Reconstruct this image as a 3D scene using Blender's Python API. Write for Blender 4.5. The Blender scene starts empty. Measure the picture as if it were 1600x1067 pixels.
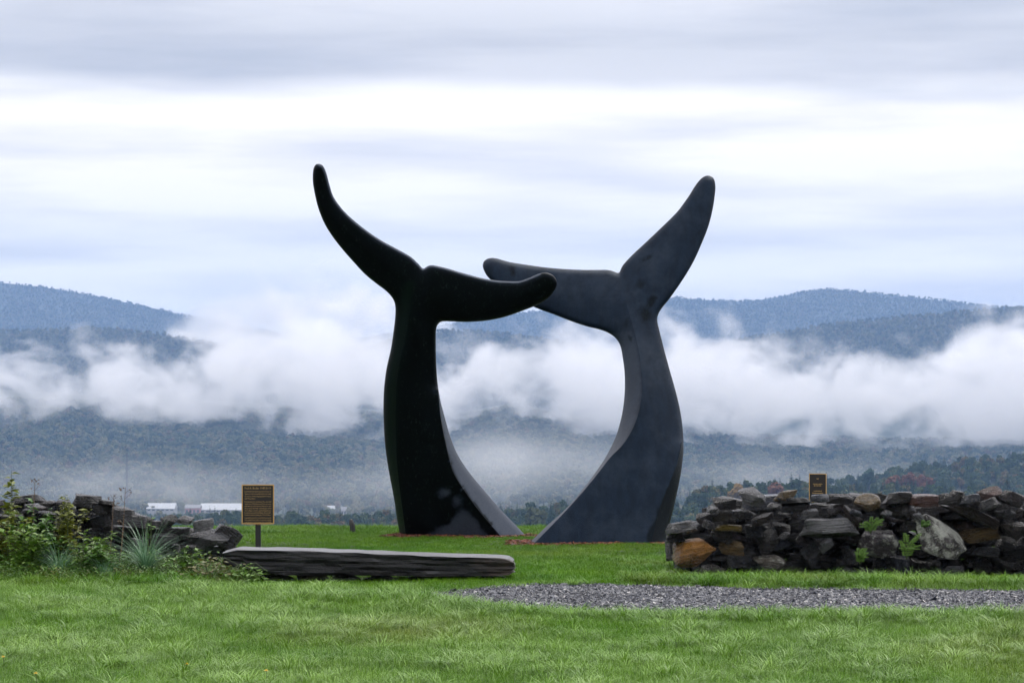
import bpy, bmesh, math, random
import numpy as np
from mathutils import Vector, Matrix, noise as mnoise
from mathutils.geometry import delaunay_2d_cdt

random.seed(7); RNG = np.random.default_rng(7)
SC = bpy.context.scene; COL = SC.collection
F = 4470.0; HY = 621.0; EYE = 1.5          # focal length and horizon row in photo pixels, eye height

# ------------------------------------------------------------------ camera
cam = bpy.data.cameras.new('camera'); camo = bpy.data.objects.new('camera', cam); COL.objects.link(camo)
cam.sensor_width = 36; cam.lens = F/1600*36; cam.shift_y = (HY-533.5)/1600
cam.clip_start = .5; cam.clip_end = 40000
camo.location = (0, 0, EYE); camo.rotation_euler = (math.pi/2, 0, 0)
SC.camera = camo

# ------------------------------------------------------------------ view and sampling
SC.view_settings.view_transform = 'Standard'; SC.view_settings.look = 'None'
SC.view_settings.exposure = .45; SC.view_settings.gamma = 1; SC.view_settings.use_curve_mapping = False
SC.render.engine = 'CYCLES'
cy = SC.cycles
cy.max_bounces = 12; cy.diffuse_bounces = 2; cy.glossy_bounces = 2; cy.transmission_bounces = 2
cy.volume_bounces = 12; cy.transparent_max_bounces = 6
cy.volume_step_rate = 3.0; cy.volume_max_steps = 128
cy.use_adaptive_sampling = True; cy.adaptive_threshold = .03
cy.use_denoising = True; cy.denoiser = 'OPENIMAGEDENOISE'; cy.denoising_input_passes = 'RGB_ALBEDO_NORMAL'; cy.denoising_prefilter = 'ACCURATE'

# ------------------------------------------------------------------ world: overcast layered stratus over a daylight sky
SUN_EL, SUN_AZ = math.radians(58), math.radians(35)      # azimuth from +Y (view direction) towards +X
W = bpy.data.worlds.new('World'); SC.world = W; W.use_nodes = True
nt = W.node_tree; nt.nodes.clear()
def N(t, type_, **kw):
    n = t.nodes.new(type_)
    for k, v in kw.items():
        if k == 'ins':
            for i, val in v.items(): n.inputs[i].default_value = val
        else: setattr(n, k, v)
    return n
def mth(t, op, a, b=None, clamp=False):
    n = t.nodes.new('ShaderNodeMath'); n.operation = op; n.use_clamp = clamp
    for i, v in enumerate((a, b)):
        if v is None: continue
        if hasattr(v, 'default_value') or hasattr(v, 'is_linked'): t.links.new(v, n.inputs[i])
        else: n.inputs[i].default_value = v
    return n.outputs[0]
def ramp(t, fac, stops, interp='LINEAR'):
    n = t.nodes.new('ShaderNodeValToRGB'); cr = n.color_ramp; cr.interpolation = interp
    while len(cr.elements) < len(stops): cr.elements.new(.5)
    for e, (p, c) in zip(cr.elements, stops):
        e.position = p; e.color = (*c, 1) if len(c) == 3 else c
    t.links.new(fac, n.inputs[0]); return n.outputs[0]
def mixc(t, fac, a, b, blend='MIX'):
    n = t.nodes.new('ShaderNodeMix'); n.data_type = 'RGBA'; n.blend_type = blend
    for idx, v in ((0, fac), (6, a), (7, b)):
        if hasattr(v, 'is_linked'): t.links.new(v, n.inputs[idx])
        elif idx == 0: n.inputs[0].default_value = v
        else: n.inputs[idx].default_value = (*v, 1)
    return n.outputs[2]
def noise_n(t, vec, scale, detail=3, rough=.5, dist=0):
    n = t.nodes.new('ShaderNodeTexNoise'); n.inputs['Scale'].default_value = scale
    n.inputs['Detail'].default_value = detail; n.inputs['Roughness'].default_value = rough
    n.inputs['Distortion'].default_value = dist
    if vec is not None: t.links.new(vec, n.inputs['Vector'])
    return n.outputs[0]
def mapping(t, vec, scale=(1,1,1), loc=(0,0,0), rot=(0,0,0)):
    n = t.nodes.new('ShaderNodeMapping'); t.links.new(vec, n.inputs[0])
    n.inputs['Scale'].default_value = scale; n.inputs['Location'].default_value = loc; n.inputs['Rotation'].default_value = rot
    return n.outputs[0]

sky = N(nt, 'ShaderNodeTexSky', sky_type='NISHITA', sun_disc=False, sun_elevation=SUN_EL, sun_rotation=SUN_AZ)
sky_s = nt.nodes.new('ShaderNodeVectorMath'); sky_s.operation = 'SCALE'; sky_s.inputs['Scale'].default_value = .1
nt.links.new(sky.outputs[0], sky_s.inputs[0])
tc = nt.nodes.new('ShaderNodeTexCoord'); gen = tc.outputs['Generated']
sep = nt.nodes.new('ShaderNodeSeparateXYZ'); nt.links.new(gen, sep.inputs[0])
broad = noise_n(nt, mapping(nt, gen, (9, 9, 30), (3.1, 1.7, .4)), 1.0, 3, .5)
streak = noise_n(nt, mapping(nt, gen, (7, 7, 62), (2.3, 5.2, .35), (0, math.radians(1.0), 0)), 1.0, 5, .5)
over = noise_n(nt, mapping(nt, gen, (3, 3, 5)), 1.0, 5, .55)
el = mth(nt, 'ADD', sep.outputs[2], mth(nt, 'MULTIPLY', mth(nt, 'SUBTRACT', broad, .5), .016))
el = mth(nt, 'MULTIPLY', mth(nt, 'ABSOLUTE', el), 2.5, True)     # 0.4 of the unit sphere's height fills the ramp
layer = ramp(nt, el, [(0, (.90,.91,.95)), (.085, (.92,.92,.94)), (.115, (.84,.86,.89)), (.142, (.72,.75,.80)), (.170, (.84,.85,.87)),
                      (.205, (.86,.86,.87)), (.250, (.91,.90,.90)), (.266, (.80,.81,.82)), (.280, (.58,.60,.645)), (.315, (.53,.555,.605)), (.352, (.62,.645,.695)),
                      (.50, (.95,.95,.99)), (1, (1.15,1.14,1.16))])
stk = ramp(nt, streak, [(.30, (.76,.79,.84)), (.45, (.94,.95,.97)), (.58, (1.09,1.09,1.08))])
ovr = ramp(nt, over, [(.3, (.85,.87,.92)), (.65, (1.12,1.12,1.12))])
hi = mth(nt, 'MULTIPLY', mth(nt, 'SUBTRACT', sep.outputs[2], .16), 5.0, True)
cloud = mixc(nt, 1.0, layer, mixc(nt, hi, stk, ovr), 'MULTIPLY')
skyc = mixc(nt, .94, sky_s.outputs[0], mixc(nt, 1.0, cloud, (1.045,1.0,.985), 'MULTIPLY'))
bg = nt.nodes.new('ShaderNodeBackground'); bg.inputs[1].default_value = 1.0
nt.links.new(skyc, bg.inputs[0])
wo = nt.nodes.new('ShaderNodeOutputWorld'); nt.links.new(bg.outputs[0], wo.inputs[0])

# ------------------------------------------------------------------ sun behind cloud
sl = bpy.data.lights.new('sun', 'SUN'); sl.energy = 1.5; sl.angle = math.radians(25); sl.color = (1, .97, .93)
so = bpy.data.objects.new('sun', sl); COL.objects.link(so)
sd = Vector((math.sin(SUN_AZ)*math.cos(SUN_EL), math.cos(SUN_AZ)*math.cos(SUN_EL), math.sin(SUN_EL)))
so.rotation_euler = sd.to_track_quat('Z', 'Y').to_euler(); so.location = (10, 10, 60)

# ================================================================== helpers
def at(px, py, d): return Vector(((px-800)/F*d, d, EYE-(py-HY)/F*d))
def gd(py): return F*EYE/(py-HY)                       # distance of flat ground at a photo row
def gxy(px, py): d = gd(py); return ((px-800)/F*d, d)
def tag(o, label=None, cat=None, group=None, kind=None):
    for k, v in (('label', label), ('category', cat), ('group', group), ('kind', kind)):
        if v: o[k] = v
    return o
def mesh_obj(name, verts, faces, mat, parent=None, smooth=False, loc=None):
    m = bpy.data.meshes.new(name); m.from_pydata([tuple(v) for v in verts], [], faces)
    if smooth: m.shade_smooth()
    if mat:
        for x in (mat if isinstance(mat, (list, tuple)) else [mat]): m.materials.append(x)
    o = bpy.data.objects.new(name, m); COL.objects.link(o)
    if parent: o.parent = parent
    if loc is not None: o.location = loc
    return o
def empty(name, loc, rz=0):
    o = bpy.data.objects.new(name, None); COL.objects.link(o); o.location = loc; o.rotation_euler.z = rz; o.empty_display_size = .1
    return o
def gheight(x, y):
    """lawn surface"""
    z = .014*math.sin(x*.9+1.3)*math.sin(y*.55+.4) + .008*math.sin(x*2.3+y*1.7)
    if y > 31.5: z -= .010*(y-31.5)**2
    return z

class MB:
    """collects shapes into one mesh"""
    def __init__(s): s.v = []; s.f = []; s.m = []
    def add(s, vs, fs, m=0):
        b = len(s.v); s.v += [tuple(v) for v in vs]; s.f += [tuple(i+b for i in f) for f in fs]; s.m += [m]*len(fs)
    def box(s, a, b, m=0):
        (x0,y0,z0),(x1,y1,z1) = a, b
        s.add([(x0,y0,z0),(x1,y0,z0),(x1,y1,z0),(x0,y1,z0),(x0,y0,z1),(x1,y0,z1),(x1,y1,z1),(x0,y1,z1)],
              [(3,2,1,0),(4,5,6,7),(0,1,5,4),(1,2,6,5),(2,3,7,6),(3,0,4,7)], m)
    def tube(s, pts, rad, n=5, m=0, cap=True):
        pts = [Vector(p) for p in pts]; rings = []
        for i, p in enumerate(pts):
            t = (pts[min(i+1, len(pts)-1)]-pts[max(i-1, 0)]).normalized()
            u = t.cross(Vector((0.31, .95, .1))).normalized(); w = t.cross(u)
            r = rad[i] if isinstance(rad, (list, tuple)) else rad
            rings.append([p+(u*math.cos(2*math.pi*k/n)+w*math.sin(2*math.pi*k/n))*r for k in range(n)])
        vs = [q for R in rings for q in R]; fs = []
        for i in range(len(pts)-1):
            for k in range(n): fs.append((i*n+k, i*n+(k+1) % n, (i+1)*n+(k+1) % n, (i+1)*n+k))
        if cap: fs += [tuple(range(n))[::-1], tuple(range((len(pts)-1)*n, len(pts)*n))]
        s.add(vs, fs, m)
    def quad(s, c, u, w, m=0):
        c, u, w = Vector(c), Vector(u), Vector(w); s.add([c-u-w, c+u-w, c+u+w, c-u+w], [(0,1,2,3)], m)
    def leaf(s, base, d, side, L, wd, droop=.25, m=0):
        base, d, side = Vector(base), Vector(d).normalized(), Vector(side).normalized()
        dz = Vector((0,0,-1))
        p1 = base+d*L*.45+dz*L*droop*.15; p2 = base+d*L+dz*L*droop
        s.add([base, p1-side*wd, p2, p1+side*wd], [(0,1,2),(0,2,3)], m)
    def blade(s, base, d, L, wd, bend, m=0, seg=3):
        """grass blade starting upright and bending towards d"""
        base = Vector(base); d = Vector(d); side = Vector((-d.y, d.x, 0)).normalized(); vs = []; fs = []
        for i in range(seg+1):
            t = i/seg; p = base+Vector((0,0,1))*L*(t-bend*.55*t*t)+d*L*bend*t*t
            w = wd*(1-t)**.7
            if i < seg: vs += [p-side*w, p+side*w]
            else: vs.append(p)
        for i in range(seg-1): fs.append((2*i, 2*i+1, 2*i+3, 2*i+2))
        fs.append((2*seg-2, 2*seg-1, 2*seg)); s.add(vs, fs, m)
    def mesh(s, name, mats, smooth=False):
        m = bpy.data.meshes.new(name); m.from_pydata(s.v, [], s.f)
        for x in mats: m.materials.append(x)
        if len(mats) > 1: m.polygons.foreach_set('material_index', s.m)
        if smooth: m.shade_smooth()
        return m
    def build(s, name, mats, parent=None, smooth=False, loc=None, link=True):
        mats = mats if isinstance(mats, (list, tuple)) else [mats]
        o = bpy.data.objects.new(name, s.mesh(name, mats, smooth))
        if link: COL.objects.link(o)
        if parent: o.parent = parent
        if loc is not None: o.location = loc
        return o

# ------------------------------------------------------------------ materials
def mat(name):
    m = bpy.data.materials.new(name); m.use_nodes = True; t = m.node_tree; t.nodes.clear()
    out = t.nodes.new('ShaderNodeOutputMaterial'); b = t.nodes.new('ShaderNodeBsdfPrincipled')
    t.links.new(b.outputs[0], out.inputs[0]); return m, t, b
def setc(t, b, c):
    if hasattr(c, 'is_linked'): t.links.new(c, b.inputs['Base Color'])
    else: b.inputs['Base Color'].default_value = (*c, 1)
def bump(t, b, h, strength=.5, dist=.01):
    n = t.nodes.new('ShaderNodeBump'); n.inputs['Strength'].default_value = strength; n.inputs['Distance'].default_value = dist
    t.links.new(h, n.inputs['Height']); t.links.new(n.outputs[0], b.inputs['Normal'])
def objco(t): return t.nodes.new('ShaderNodeTexCoord').outputs['Object']
def wpos(t): return t.nodes.new('ShaderNodeNewGeometry').outputs['Position']
def oinfo(t, s='Random'): return t.nodes.new('ShaderNodeObjectInfo').outputs[s]
def attr(t, name, typ='GEOMETRY', out='Fac'):
    n = t.nodes.new('ShaderNodeAttribute'); n.attribute_name = name; n.attribute_type = typ; return n.outputs[out]
def simple(name, c, rough=.6, var=.25, scale=8, spec=.5):
    m, t, b = mat(name); n = noise_n(t, objco(t), scale, 4)
    setc(t, b, mixc(t, n, tuple(x*(1-var) for x in c), tuple(x*(1+var) for x in c)))
    b.inputs['Roughness'].default_value = rough; b.inputs['Specular IOR Level'].default_value = spec
    return m
def leaf_mat(name, stops, rough=.5, spec=.4, trans=.0, scale=None):
    """colour by instance random, with a little variation along the crown"""
    m, t, b = mat(name); r = oinfo(t)
    nz = noise_n(t, objco(t), scale or 3, 2)
    f = mth(t, 'ADD', r, mth(t, 'MULTIPLY', mth(t, 'SUBTRACT', nz, .5), .35), True)
    setc(t, b, ramp(t, f, stops)); b.inputs['Roughness'].default_value = rough; b.inputs['Specular IOR Level'].default_value = spec
    if trans:
        b.inputs['Transmission Weight'].default_value = 0
        out = [n for n in t.nodes if n.type == 'OUTPUT_MATERIAL'][0]
        tr = t.nodes.new('ShaderNodeBsdfTranslucent'); mx = t.nodes.new('ShaderNodeMixShader'); mx.inputs[0].default_value = trans
        t.links.new(b.inputs['Base Color'].links[0].from_socket, tr.inputs[0])
        t.links.new(b.outputs[0], mx.inputs[1]); t.links.new(tr.outputs[0], mx.inputs[2]); t.links.new(mx.outputs[0], out.inputs[0])
    return m

# granite: honed grey-blue where dry, near black and glossier where the rain has wetted it
M_GRANITE, t, b = mat('granite')
co = objco(t)
wet = attr(t, 'wet'); wn = noise_n(t, co, 5, 8, .66)
wetf = mth(t, 'MULTIPLY', mth(t, 'ADD', mth(t, 'SUBTRACT', wet, .5), mth(t, 'MULTIPLY', mth(t, 'SUBTRACT', wn, .5), 1.9)), 2.4)
wetf = mth(t, 'ADD', wetf, .5, True)
grain = ramp(t, noise_n(t, co, 95, 4, .75), [(.32,(0,0,0)),(.68,(1,1,1))]); streaks = noise_n(t, mapping(t, co, (14, 14, 2.2)), 1, 4, .6)
dry = mixc(t, grain, (.0012,.004,.011), (.009,.016,.032))
dry = mixc(t, ramp(t, streaks, [(.38,(0,0,0)),(.66,(.8,.8,.8))]), dry, (.002,.0035,.008))
dry = mixc(t, ramp(t, noise_n(t, co, 3.2, 7, .68), [(.45,(0,0,0)),(.72,(.5,.5,.5))]), dry, (.030,.040,.058))
spk = ramp(t, noise_n(t, mapping(t, co, (30, 30, 16)), 1, 6, .85), [(.57, (.0018,.0022,.0024)), (.72, (.026,.040,.034))])
spk = mixc(t, attr(t, 'green'), spk, (.004,.009,.006))
dry = mixc(t, attr(t, 'hone'), dry, mixc(t, grain, (.034,.042,.060), (.085,.098,.125)))  # painted light: paler tone on sky-facing facets and rims, and on the dry patch
setc(t, b, mixc(t, wetf, dry, spk))
rr = mth(t, 'SUBTRACT', .50, mth(t, 'MULTIPLY', wetf, .16)); t.links.new(rr, b.inputs['Roughness'])
t.links.new(mth(t, 'SUBTRACT', .20, mth(t, 'MULTIPLY', wetf, .08)), b.inputs['Specular IOR Level'])
bump(t, b, grain, .35, .004); b.inputs['Specular Tint'].default_value = (.50,.74,1.0,1)

# lawn soil under the blades
M_SOIL, t, b = mat('lawn_soil'); p = wpos(t)
setc(t, b, mixc(t, noise_n(t, p, 2.5, 5), (.010,.020,.005), (.028,.05,.010))); b.inputs['Roughness'].default_value = .9
M_GROUND, t, b = mat('valley_ground'); p = wpos(t)
setc(t, b, mixc(t, noise_n(t, p, .008, 5), (.025,.04,.018), (.05,.065,.03))); b.inputs['Roughness'].default_value = .95

def grass_mat(name):
    m, t, b = mat(name); r = oinfo(t); p = wpos(t)
    dew = attr(t, 'dew', 'INSTANCER'); yel = attr(t, 'yel', 'INSTANCER')
    patch = noise_n(t, p, .9, 4, .6)
    base = mixc(t, ramp(t, patch, [(.35,(0,0,0)),(.65,(1,1,1))]), (.046,.165,.004), (.125,.290,.008))
    base = mixc(t, mth(t,'MULTIPLY',dew,.85), base, (.24,.405,.065))
    base = mixc(t, mth(t,'MULTIPLY',yel,.8), base, (.22,.19,.035))
    base = mixc(t, mth(t,'MULTIPLY',mth(t,'POWER',r,1.6),.6), base, (.026,.095,.004))
    setc(t, b, base); b.inputs['Roughness'].default_value = .42
    t.links.new(mth(t,'ADD',.10,mth(t,'MULTIPLY',dew,.35)), b.inputs['Specular IOR Level'])
    out = [n for n in t.nodes if n.type == 'OUTPUT_MATERIAL'][0]
    tr = t.nodes.new('ShaderNodeBsdfTranslucent'); mx = t.nodes.new('ShaderNodeMixShader'); mx.inputs[0].default_value = .22
    t.links.new(base, tr.inputs[0]); t.links.new(b.outputs[0], mx.inputs[1]); t.links.new(tr.outputs[0], mx.inputs[2]); t.links.new(mx.outputs[0], out.inputs[0])
    return m
M_GRASS = grass_mat('grass_blade')

# stone: colour from the object, foliation bump, lichen amount in the colour's alpha
M_STONE, t, b = mat('field_stone'); co = objco(t); oi = t.nodes.new('ShaderNodeObjectInfo')
n1 = noise_n(t, co, 2.2, 6, .65); fol = noise_n(t, mapping(t, co, (1.2,1.2,9)), 1.6, 5, .6)
c = mixc(t, 1.0, oi.outputs['Color'], ramp(t, n1, [(.3,(.35,.35,.35)),(.7,(1.7,1.7,1.7))]), 'MULTIPLY')
c = mixc(t, mth(t,'MULTIPLY',ramp(t, fol, [(.42,(0,0,0)),(.6,(1,1,1))]),.35), c, (.010,.011,.013))
lich = noise_n(t, co, 3.4, 6, .7)
lf = mth(t, 'MULTIPLY', mth(t,'SUBTRACT', mth(t,'ADD', lich, mth(t,'MULTIPLY', oi.outputs['Alpha'], .45)), .72), 9, True)
c = mixc(t, lf, c, (.42,.44,.40))
setc(t, b, c)
rs = ramp(t, n1, [(.3,(.18,)*3),(.7,(.42,)*3)]); b.inputs['Specular IOR Level'].default_value = .65; t.links.new(rs, b.inputs['Roughness'])
hh = mth(t, 'ADD', mth(t,'MULTIPLY',fol,.7), mth(t,'MULTIPLY',noise_n(t, co, 9, 6, .7),.6))
bump(t, b, hh, 1.0, .13)

M_SLAB, t, b = mat('bench_slate'); co = objco(t)
n1 = noise_n(t, mapping(t, co, (2.0, 5, 26)), 1, 7, .65); n2 = noise_n(t, co, 6, 6, .6)
c = mixc(t, ramp(t, n1, [(.35,(0,0,0)),(.68,(1,1,1))]), (.002,.0022,.003), (.014,.015,.019))
c = mixc(t, ramp(t, noise_n(t, co, 1.3, 5, .6), [(.60,(0,0,0)),(.72,(.6,.6,.6))]), c, (.085,.06,.05))
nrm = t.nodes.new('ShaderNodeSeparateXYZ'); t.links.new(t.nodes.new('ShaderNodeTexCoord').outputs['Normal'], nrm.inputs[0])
c = mixc(t, ramp(t, mth(t,'ADD',nrm.outputs[2],mth(t,'MULTIPLY',mth(t,'SUBTRACT',n2,.5),.8)), [(.6,(0,0,0)),(1,(1,1,1))]), c, (.10,.105,.115))     # lit top of the slab, painted paler where it faces up
setc(t, b, c); b.inputs['Roughness'].default_value = .42
bump(t, b, mth(t,'ADD',n1,mth(t,'MULTIPLY',n2,.5)), 1.0, .035)

M_GRAVEL_BED = simple('gravel_bed', (.035,.037,.045), .8, .5, 60)
M_GRAVEL, t, b = mat('gravel_chip'); r = oinfo(t)
setc(t, b, ramp(t, r, [(0,(.007,.009,.015)),(.45,(.020,.024,.036)),(.8,(.045,.052,.070)),(.965,(.09,.095,.11)),(.985,(.40,.39,.38))]))
b.inputs['Roughness'].default_value = .4
M_MULCH, t, b = mat('mulch_chip'); setc(t, b, ramp(t, oinfo(t), [(0,(.035,.010,.007)),(.5,(.11,.026,.013)),(1,(.20,.05,.022))])); b.inputs['Roughness'].default_value = .7
M_MULCHBED = simple('mulch_bed', (.09,.02,.012), .9, .5, 30)
M_BARK = simple('bark', (.05,.042,.035), .9, .4, 3)
M_DECID = leaf_mat('broadleaf_crown', [(0,(.028,.05,.02)),(.35,(.07,.095,.036)),(.65,(.13,.145,.06)),(.88,(.19,.18,.085)),(.97,(.15,.12,.06)),(1,(.13,.085,.05))], .7, .2, .15, .25)
M_CONIF = leaf_mat('conifer_crown', [(0,(.010,.030,.012)),(1,(.026,.055,.020))], .7, .2, 0, .3)
M_RED = leaf_mat('autumn_crown', [(0,(.12,.048,.022)),(1,(.17,.075,.028))], .7, .2, .15, .3)
M_GOLDT = leaf_mat('golden_crown', [(0,(.19,.12,.03)),(1,(.24,.16,.04))], .7, .2, .15, .3)
M_OLIVE = leaf_mat('olive_crown', [(0,(.05,.065,.025)),(1,(.085,.09,.035))], .7, .2, .15, .3)

# ------------------------------------------------------------------ scatter: one "stuff" object of instances
def proto_collection(name, objs):
    c = bpy.data.collections.new(name)
    for o in objs: c.objects.link(o)
    return c
def scatter(name, pts, rots, scales, idx, coll, extra=None, label=None, cat=None):
    m = bpy.data.meshes.new(name); n = len(pts); m.vertices.add(n)
    m.vertices.foreach_set('co', np.asarray(pts, dtype=np.float32).ravel())
    def add(an, ty, data, key):
        a = m.attributes.new(an, ty, 'POINT'); a.data.foreach_set(key, np.asarray(data, dtype=np.float32 if ty != 'INT' else np.int32).ravel())
    add('rot', 'FLOAT_VECTOR', rots, 'vector'); add('scl', 'FLOAT_VECTOR', scales, 'vector'); add('idx', 'INT', idx, 'value')
    for k, v in (extra or {}).items(): add(k, 'FLOAT', v, 'value')
    o = bpy.data.objects.new(name, m); COL.objects.link(o)
    g = bpy.data.node_groups.new(name+'_scatter', 'GeometryNodeTree')
    g.interface.new_socket('Geometry', in_out='INPUT', socket_type='NodeSocketGeometry')
    g.interface.new_socket('Geometry', in_out='OUTPUT', socket_type='NodeSocketGeometry')
    gi = g.nodes.new('NodeGroupInput'); go = g.nodes.new('NodeGroupOutput')
    ci = g.nodes.new('GeometryNodeCollectionInfo'); ci.inputs[0].default_value = coll
    ci.inputs[1].default_value = True; ci.inputs[2].default_value = True
    ip = g.nodes.new('GeometryNodeInstanceOnPoints'); ip.inputs['Pick Instance'].default_value = True
    def na(an, ty):
        q = g.nodes.new('GeometryNodeInputNamedAttribute'); q.data_type = ty; q.inputs[0].default_value = an; return q.outputs[0]
    g.links.new(gi.outputs[0], ip.inputs['Points']); g.links.new(ci.outputs[0], ip.inputs['Instance'])
    g.links.new(na('idx', 'INT'), ip.inputs['Instance Index']); g.links.new(na('rot', 'FLOAT_VECTOR'), ip.inputs['Rotation'])
    g.links.new(na('scl', 'FLOAT_VECTOR'), ip.inputs['Scale']); g.links.new(ip.outputs[0], go.inputs[0])
    md = o.modifiers.new('scatter', 'NODES'); md.node_group = g
    return tag(o, label, cat, None, 'stuff')
def interp(tab, x): return np.interp(x, [p[0] for p in tab], [p[1] for p in tab])
def fbm(x, y, s, oct_=4):
    v = 0; a = 1
    for i in range(oct_): v += a*mnoise.noise(Vector((x*s, y*s, i*7.3))); s *= 2; a *= .5
    return v

# ================================================================== far terrain
# one ground sheet from behind the camera to the mountains
gy = [(-160,-.1),(33,-.1),(38,-.45),(60,-3),(150,-12),(500,-36),(1000,-62),(2000,-96),(2500,-103),(2900,-108),(3600,-111),(12600,-111)]
ys = np.unique(np.concatenate([np.linspace(-160, 60, 23), np.linspace(80, 600, 14), np.linspace(700, 3600, 30), np.linspace(4000, 12600, 12)]))
xs = np.concatenate([np.linspace(-3900, -200, 14), np.linspace(-150, 150, 13), np.linspace(200, 3900, 14)])
V = []; Fc = []
for y in ys:
    for x in xs:
        V.append((x, y, interp(gy, y) + (fbm(x, y, .002)*6 if y > 300 else 0)))
nx = len(xs)
for j in range(len(ys)-1):
    for i in range(nx-1): Fc.append((j*nx+i, j*nx+i+1, (j+1)*nx+i+1, (j+1)*nx+i))
tag(mesh_obj('ground', V, Fc, M_GROUND, smooth=True), kind='structure')

# tree prototypes for the far woods
def crown_broad(mb, seed, H=12, R=4.2, n=260, q=.75, m=0):
    r = random.Random(seed); lobes = []
    for k in range(9):
        a = r.uniform(0, 6.28); rad = R*.62*math.sqrt(r.random()); h = H*r.uniform(.38, .86)
        lobes.append((Vector((rad*math.cos(a), rad*math.sin(a), h)), R*r.uniform(.38, .62)*(1.15-.5*(h/H-.38))))
    for k in range(n):
        c, s = r.choice(lobes)
        d = Vector((r.gauss(0,1), r.gauss(0,1), r.gauss(.25,1))).normalized(); p = c+d*s*r.uniform(.75, 1.08)
        nn = (d+Vector((r.gauss(0,.45), r.gauss(0,.45), r.gauss(.1,.45)))).normalized()
        u = nn.orthogonal().normalized(); w = nn.cross(u); a = r.uniform(0, 6.28); u, w = u*math.cos(a)+w*math.sin(a), w*math.cos(a)-u*math.sin(a)
        k2 = q*r.uniform(.6, 1.3); mb.quad(p, u*k2, w*k2*r.uniform(.6, 1), m)
def crown_conif(mb, seed, H=14, R=2.9, tiers=13, per=11, m=0):
    r = random.Random(seed)
    for i in range(tiers):
        f = i/(tiers-1); z = H*(.12+.86*f); rad = R*(1-f)**.8*r.uniform(.8, 1.15)+.18
        for k in range(per):
            a = 6.283*k/per+r.uniform(-.4, .4); L = rad*r.uniform(.65, 1.15); d = Vector((math.cos(a), math.sin(a), 0))
            s = Vector((-d.y, d.x, 0)); z1 = z-L*.35*r.uniform(.4, 1.4); wd = .18*H/14+L*.22
            mb.add([Vector((0,0,z+.25)), d*L*.55-s*wd+Vector((0,0,z-.05)), d*L+Vector((0,0,z1)), d*L*.55+s*wd+Vector((0,0,z-.05))], [(0,1,2),(0,2,3)], m)
def trunk(mb, H, r0, m=0):
    mb.tube([(0,0,-1.0),(r0*.2,0,H*.3),(0,r0*.2,H*.62),(0,0,H*.9)], [r0*1.25, r0*.9, r0*.55, r0*.15], 6, m)
TREES = []
for k in range(6):
    mb = MB(); trunk(mb, 10, .3, 1); crown_broad(mb, 10+k, 12, 4.3+.3*(k % 3)); TREES.append(mb.build('broadleaf_proto', [M_DECID, M_BARK], link=False))
for k in range(3):
    mb = MB(); trunk(mb, 13, .22, 1); crown_conif(mb, 40+k); TREES.append(mb.build('conifer_proto', [M_CONIF, M_BARK], link=False))
TREES.sort(key=lambda o: o.name)         # collection children are picked in name order: broadleaf first
C_TREES = proto_collection('tree_protos', TREES)
M_NEARLEAF = leaf_mat('near_wood_crown', [(0,(.020,.044,.013)),(.5,(.038,.070,.018)),(.85,(.075,.095,.026)),(1,(.13,.085,.025))], .7, .2, .15, .25)
NEAR = []
for k in range(6):
    mb = MB(); trunk(mb, 10, .3, 1); crown_broad(mb, 60+k, 12, 4.0+.3*(k % 3), 420, .6); NEAR.append(mb.build('near_broadleaf_proto', [M_NEARLEAF, M_BARK], link=False))
for k in range(3):
    mb = MB(); trunk(mb, 13, .22, 1); crown_conif(mb, 80+k, 14, 3.3, 15, 13); NEAR.append(mb.build('near_conifer_proto', [M_CONIF, M_BARK], link=False))
C_NEAR = proto_collection('near_tree_protos', NEAR)

M_FOREST_FLOOR = simple('forest_floor', (.04,.048,.026), .95, .4, .02)
def hill(name, crest, d0, d1, z0, tree_h=0, wpx=(-500, 2100), back=600, rough=6.0, nxs=110, nys=26, ease=1.0):
    """a slope that rises from z0 at distance d0 to the crest line (photo rows of its top, less its trees) at distance d1"""
    X = np.linspace((wpx[0]-800)/F*d1, (wpx[1]-800)/F*d1, nxs); T = np.concatenate([np.linspace(0, 1, nys), np.linspace(1.1, 2, 6)])
    zc = EYE-(interp(crest, 800+X*F/d1)-HY)/F*d1-tree_h
    def zf(x, tt):
        c = float(np.interp(x, X, zc))
        y = d0+(d1-d0)*tt if tt <= 1 else d1+(tt-1)*back
        nz = fbm(x, y, 1/420)*rough
        if tt <= 1:
            s = tt**ease; return y, z0+(c-z0)*s+nz*math.sin(math.pi*min(tt, 1))
        return y, c-(tt-1)**1.5*90
    V = []; Fc = []
    for tt in T:
        for x in X: y, z = zf(x, float(tt)); V.append((x, y, z))
    n = len(X)
    for j in range(len(T)-1):
        for i in range(n-1): Fc.append((j*n+i, j*n+i+1, (j+1)*n+i+1, (j+1)*n+i))
    tag(mesh_obj(name, V, Fc, M_FOREST_FLOOR, smooth=True), kind='structure')
    return X, zf
def wood(name, X, zf, n, tr, sc, conif=.2, label='', cat='woods', seed=1, coll=None):
    r = np.random.default_rng(seed); P = []; idx = []; S = []
    x0, x1 = X[0], X[-1]
    for k in range(n):
        x = r.uniform(x0, x1); t = r.uniform(*tr); y, z = zf(x, t)
        cf = fbm(x, y, 1/160, 2)*.5+r.normal(0, .18)
        is_c = cf > (.55-conif)
        P.append((x, y, z-.3)); idx.append(6+int(r.integers(3)) if is_c else int(r.integers(6)))
        s = sc*r.uniform(.7, 1.25)*(1.12 if is_c else 1); S.append((s*r.uniform(.9,1.15), s*r.uniform(.9,1.15), s))
    R = np.zeros((n, 3)); R[:, 2] = r.uniform(0, 6.28, n)
    scatter(name, P, R, S, idx, coll or C_TREES, None, label, cat)

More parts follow.
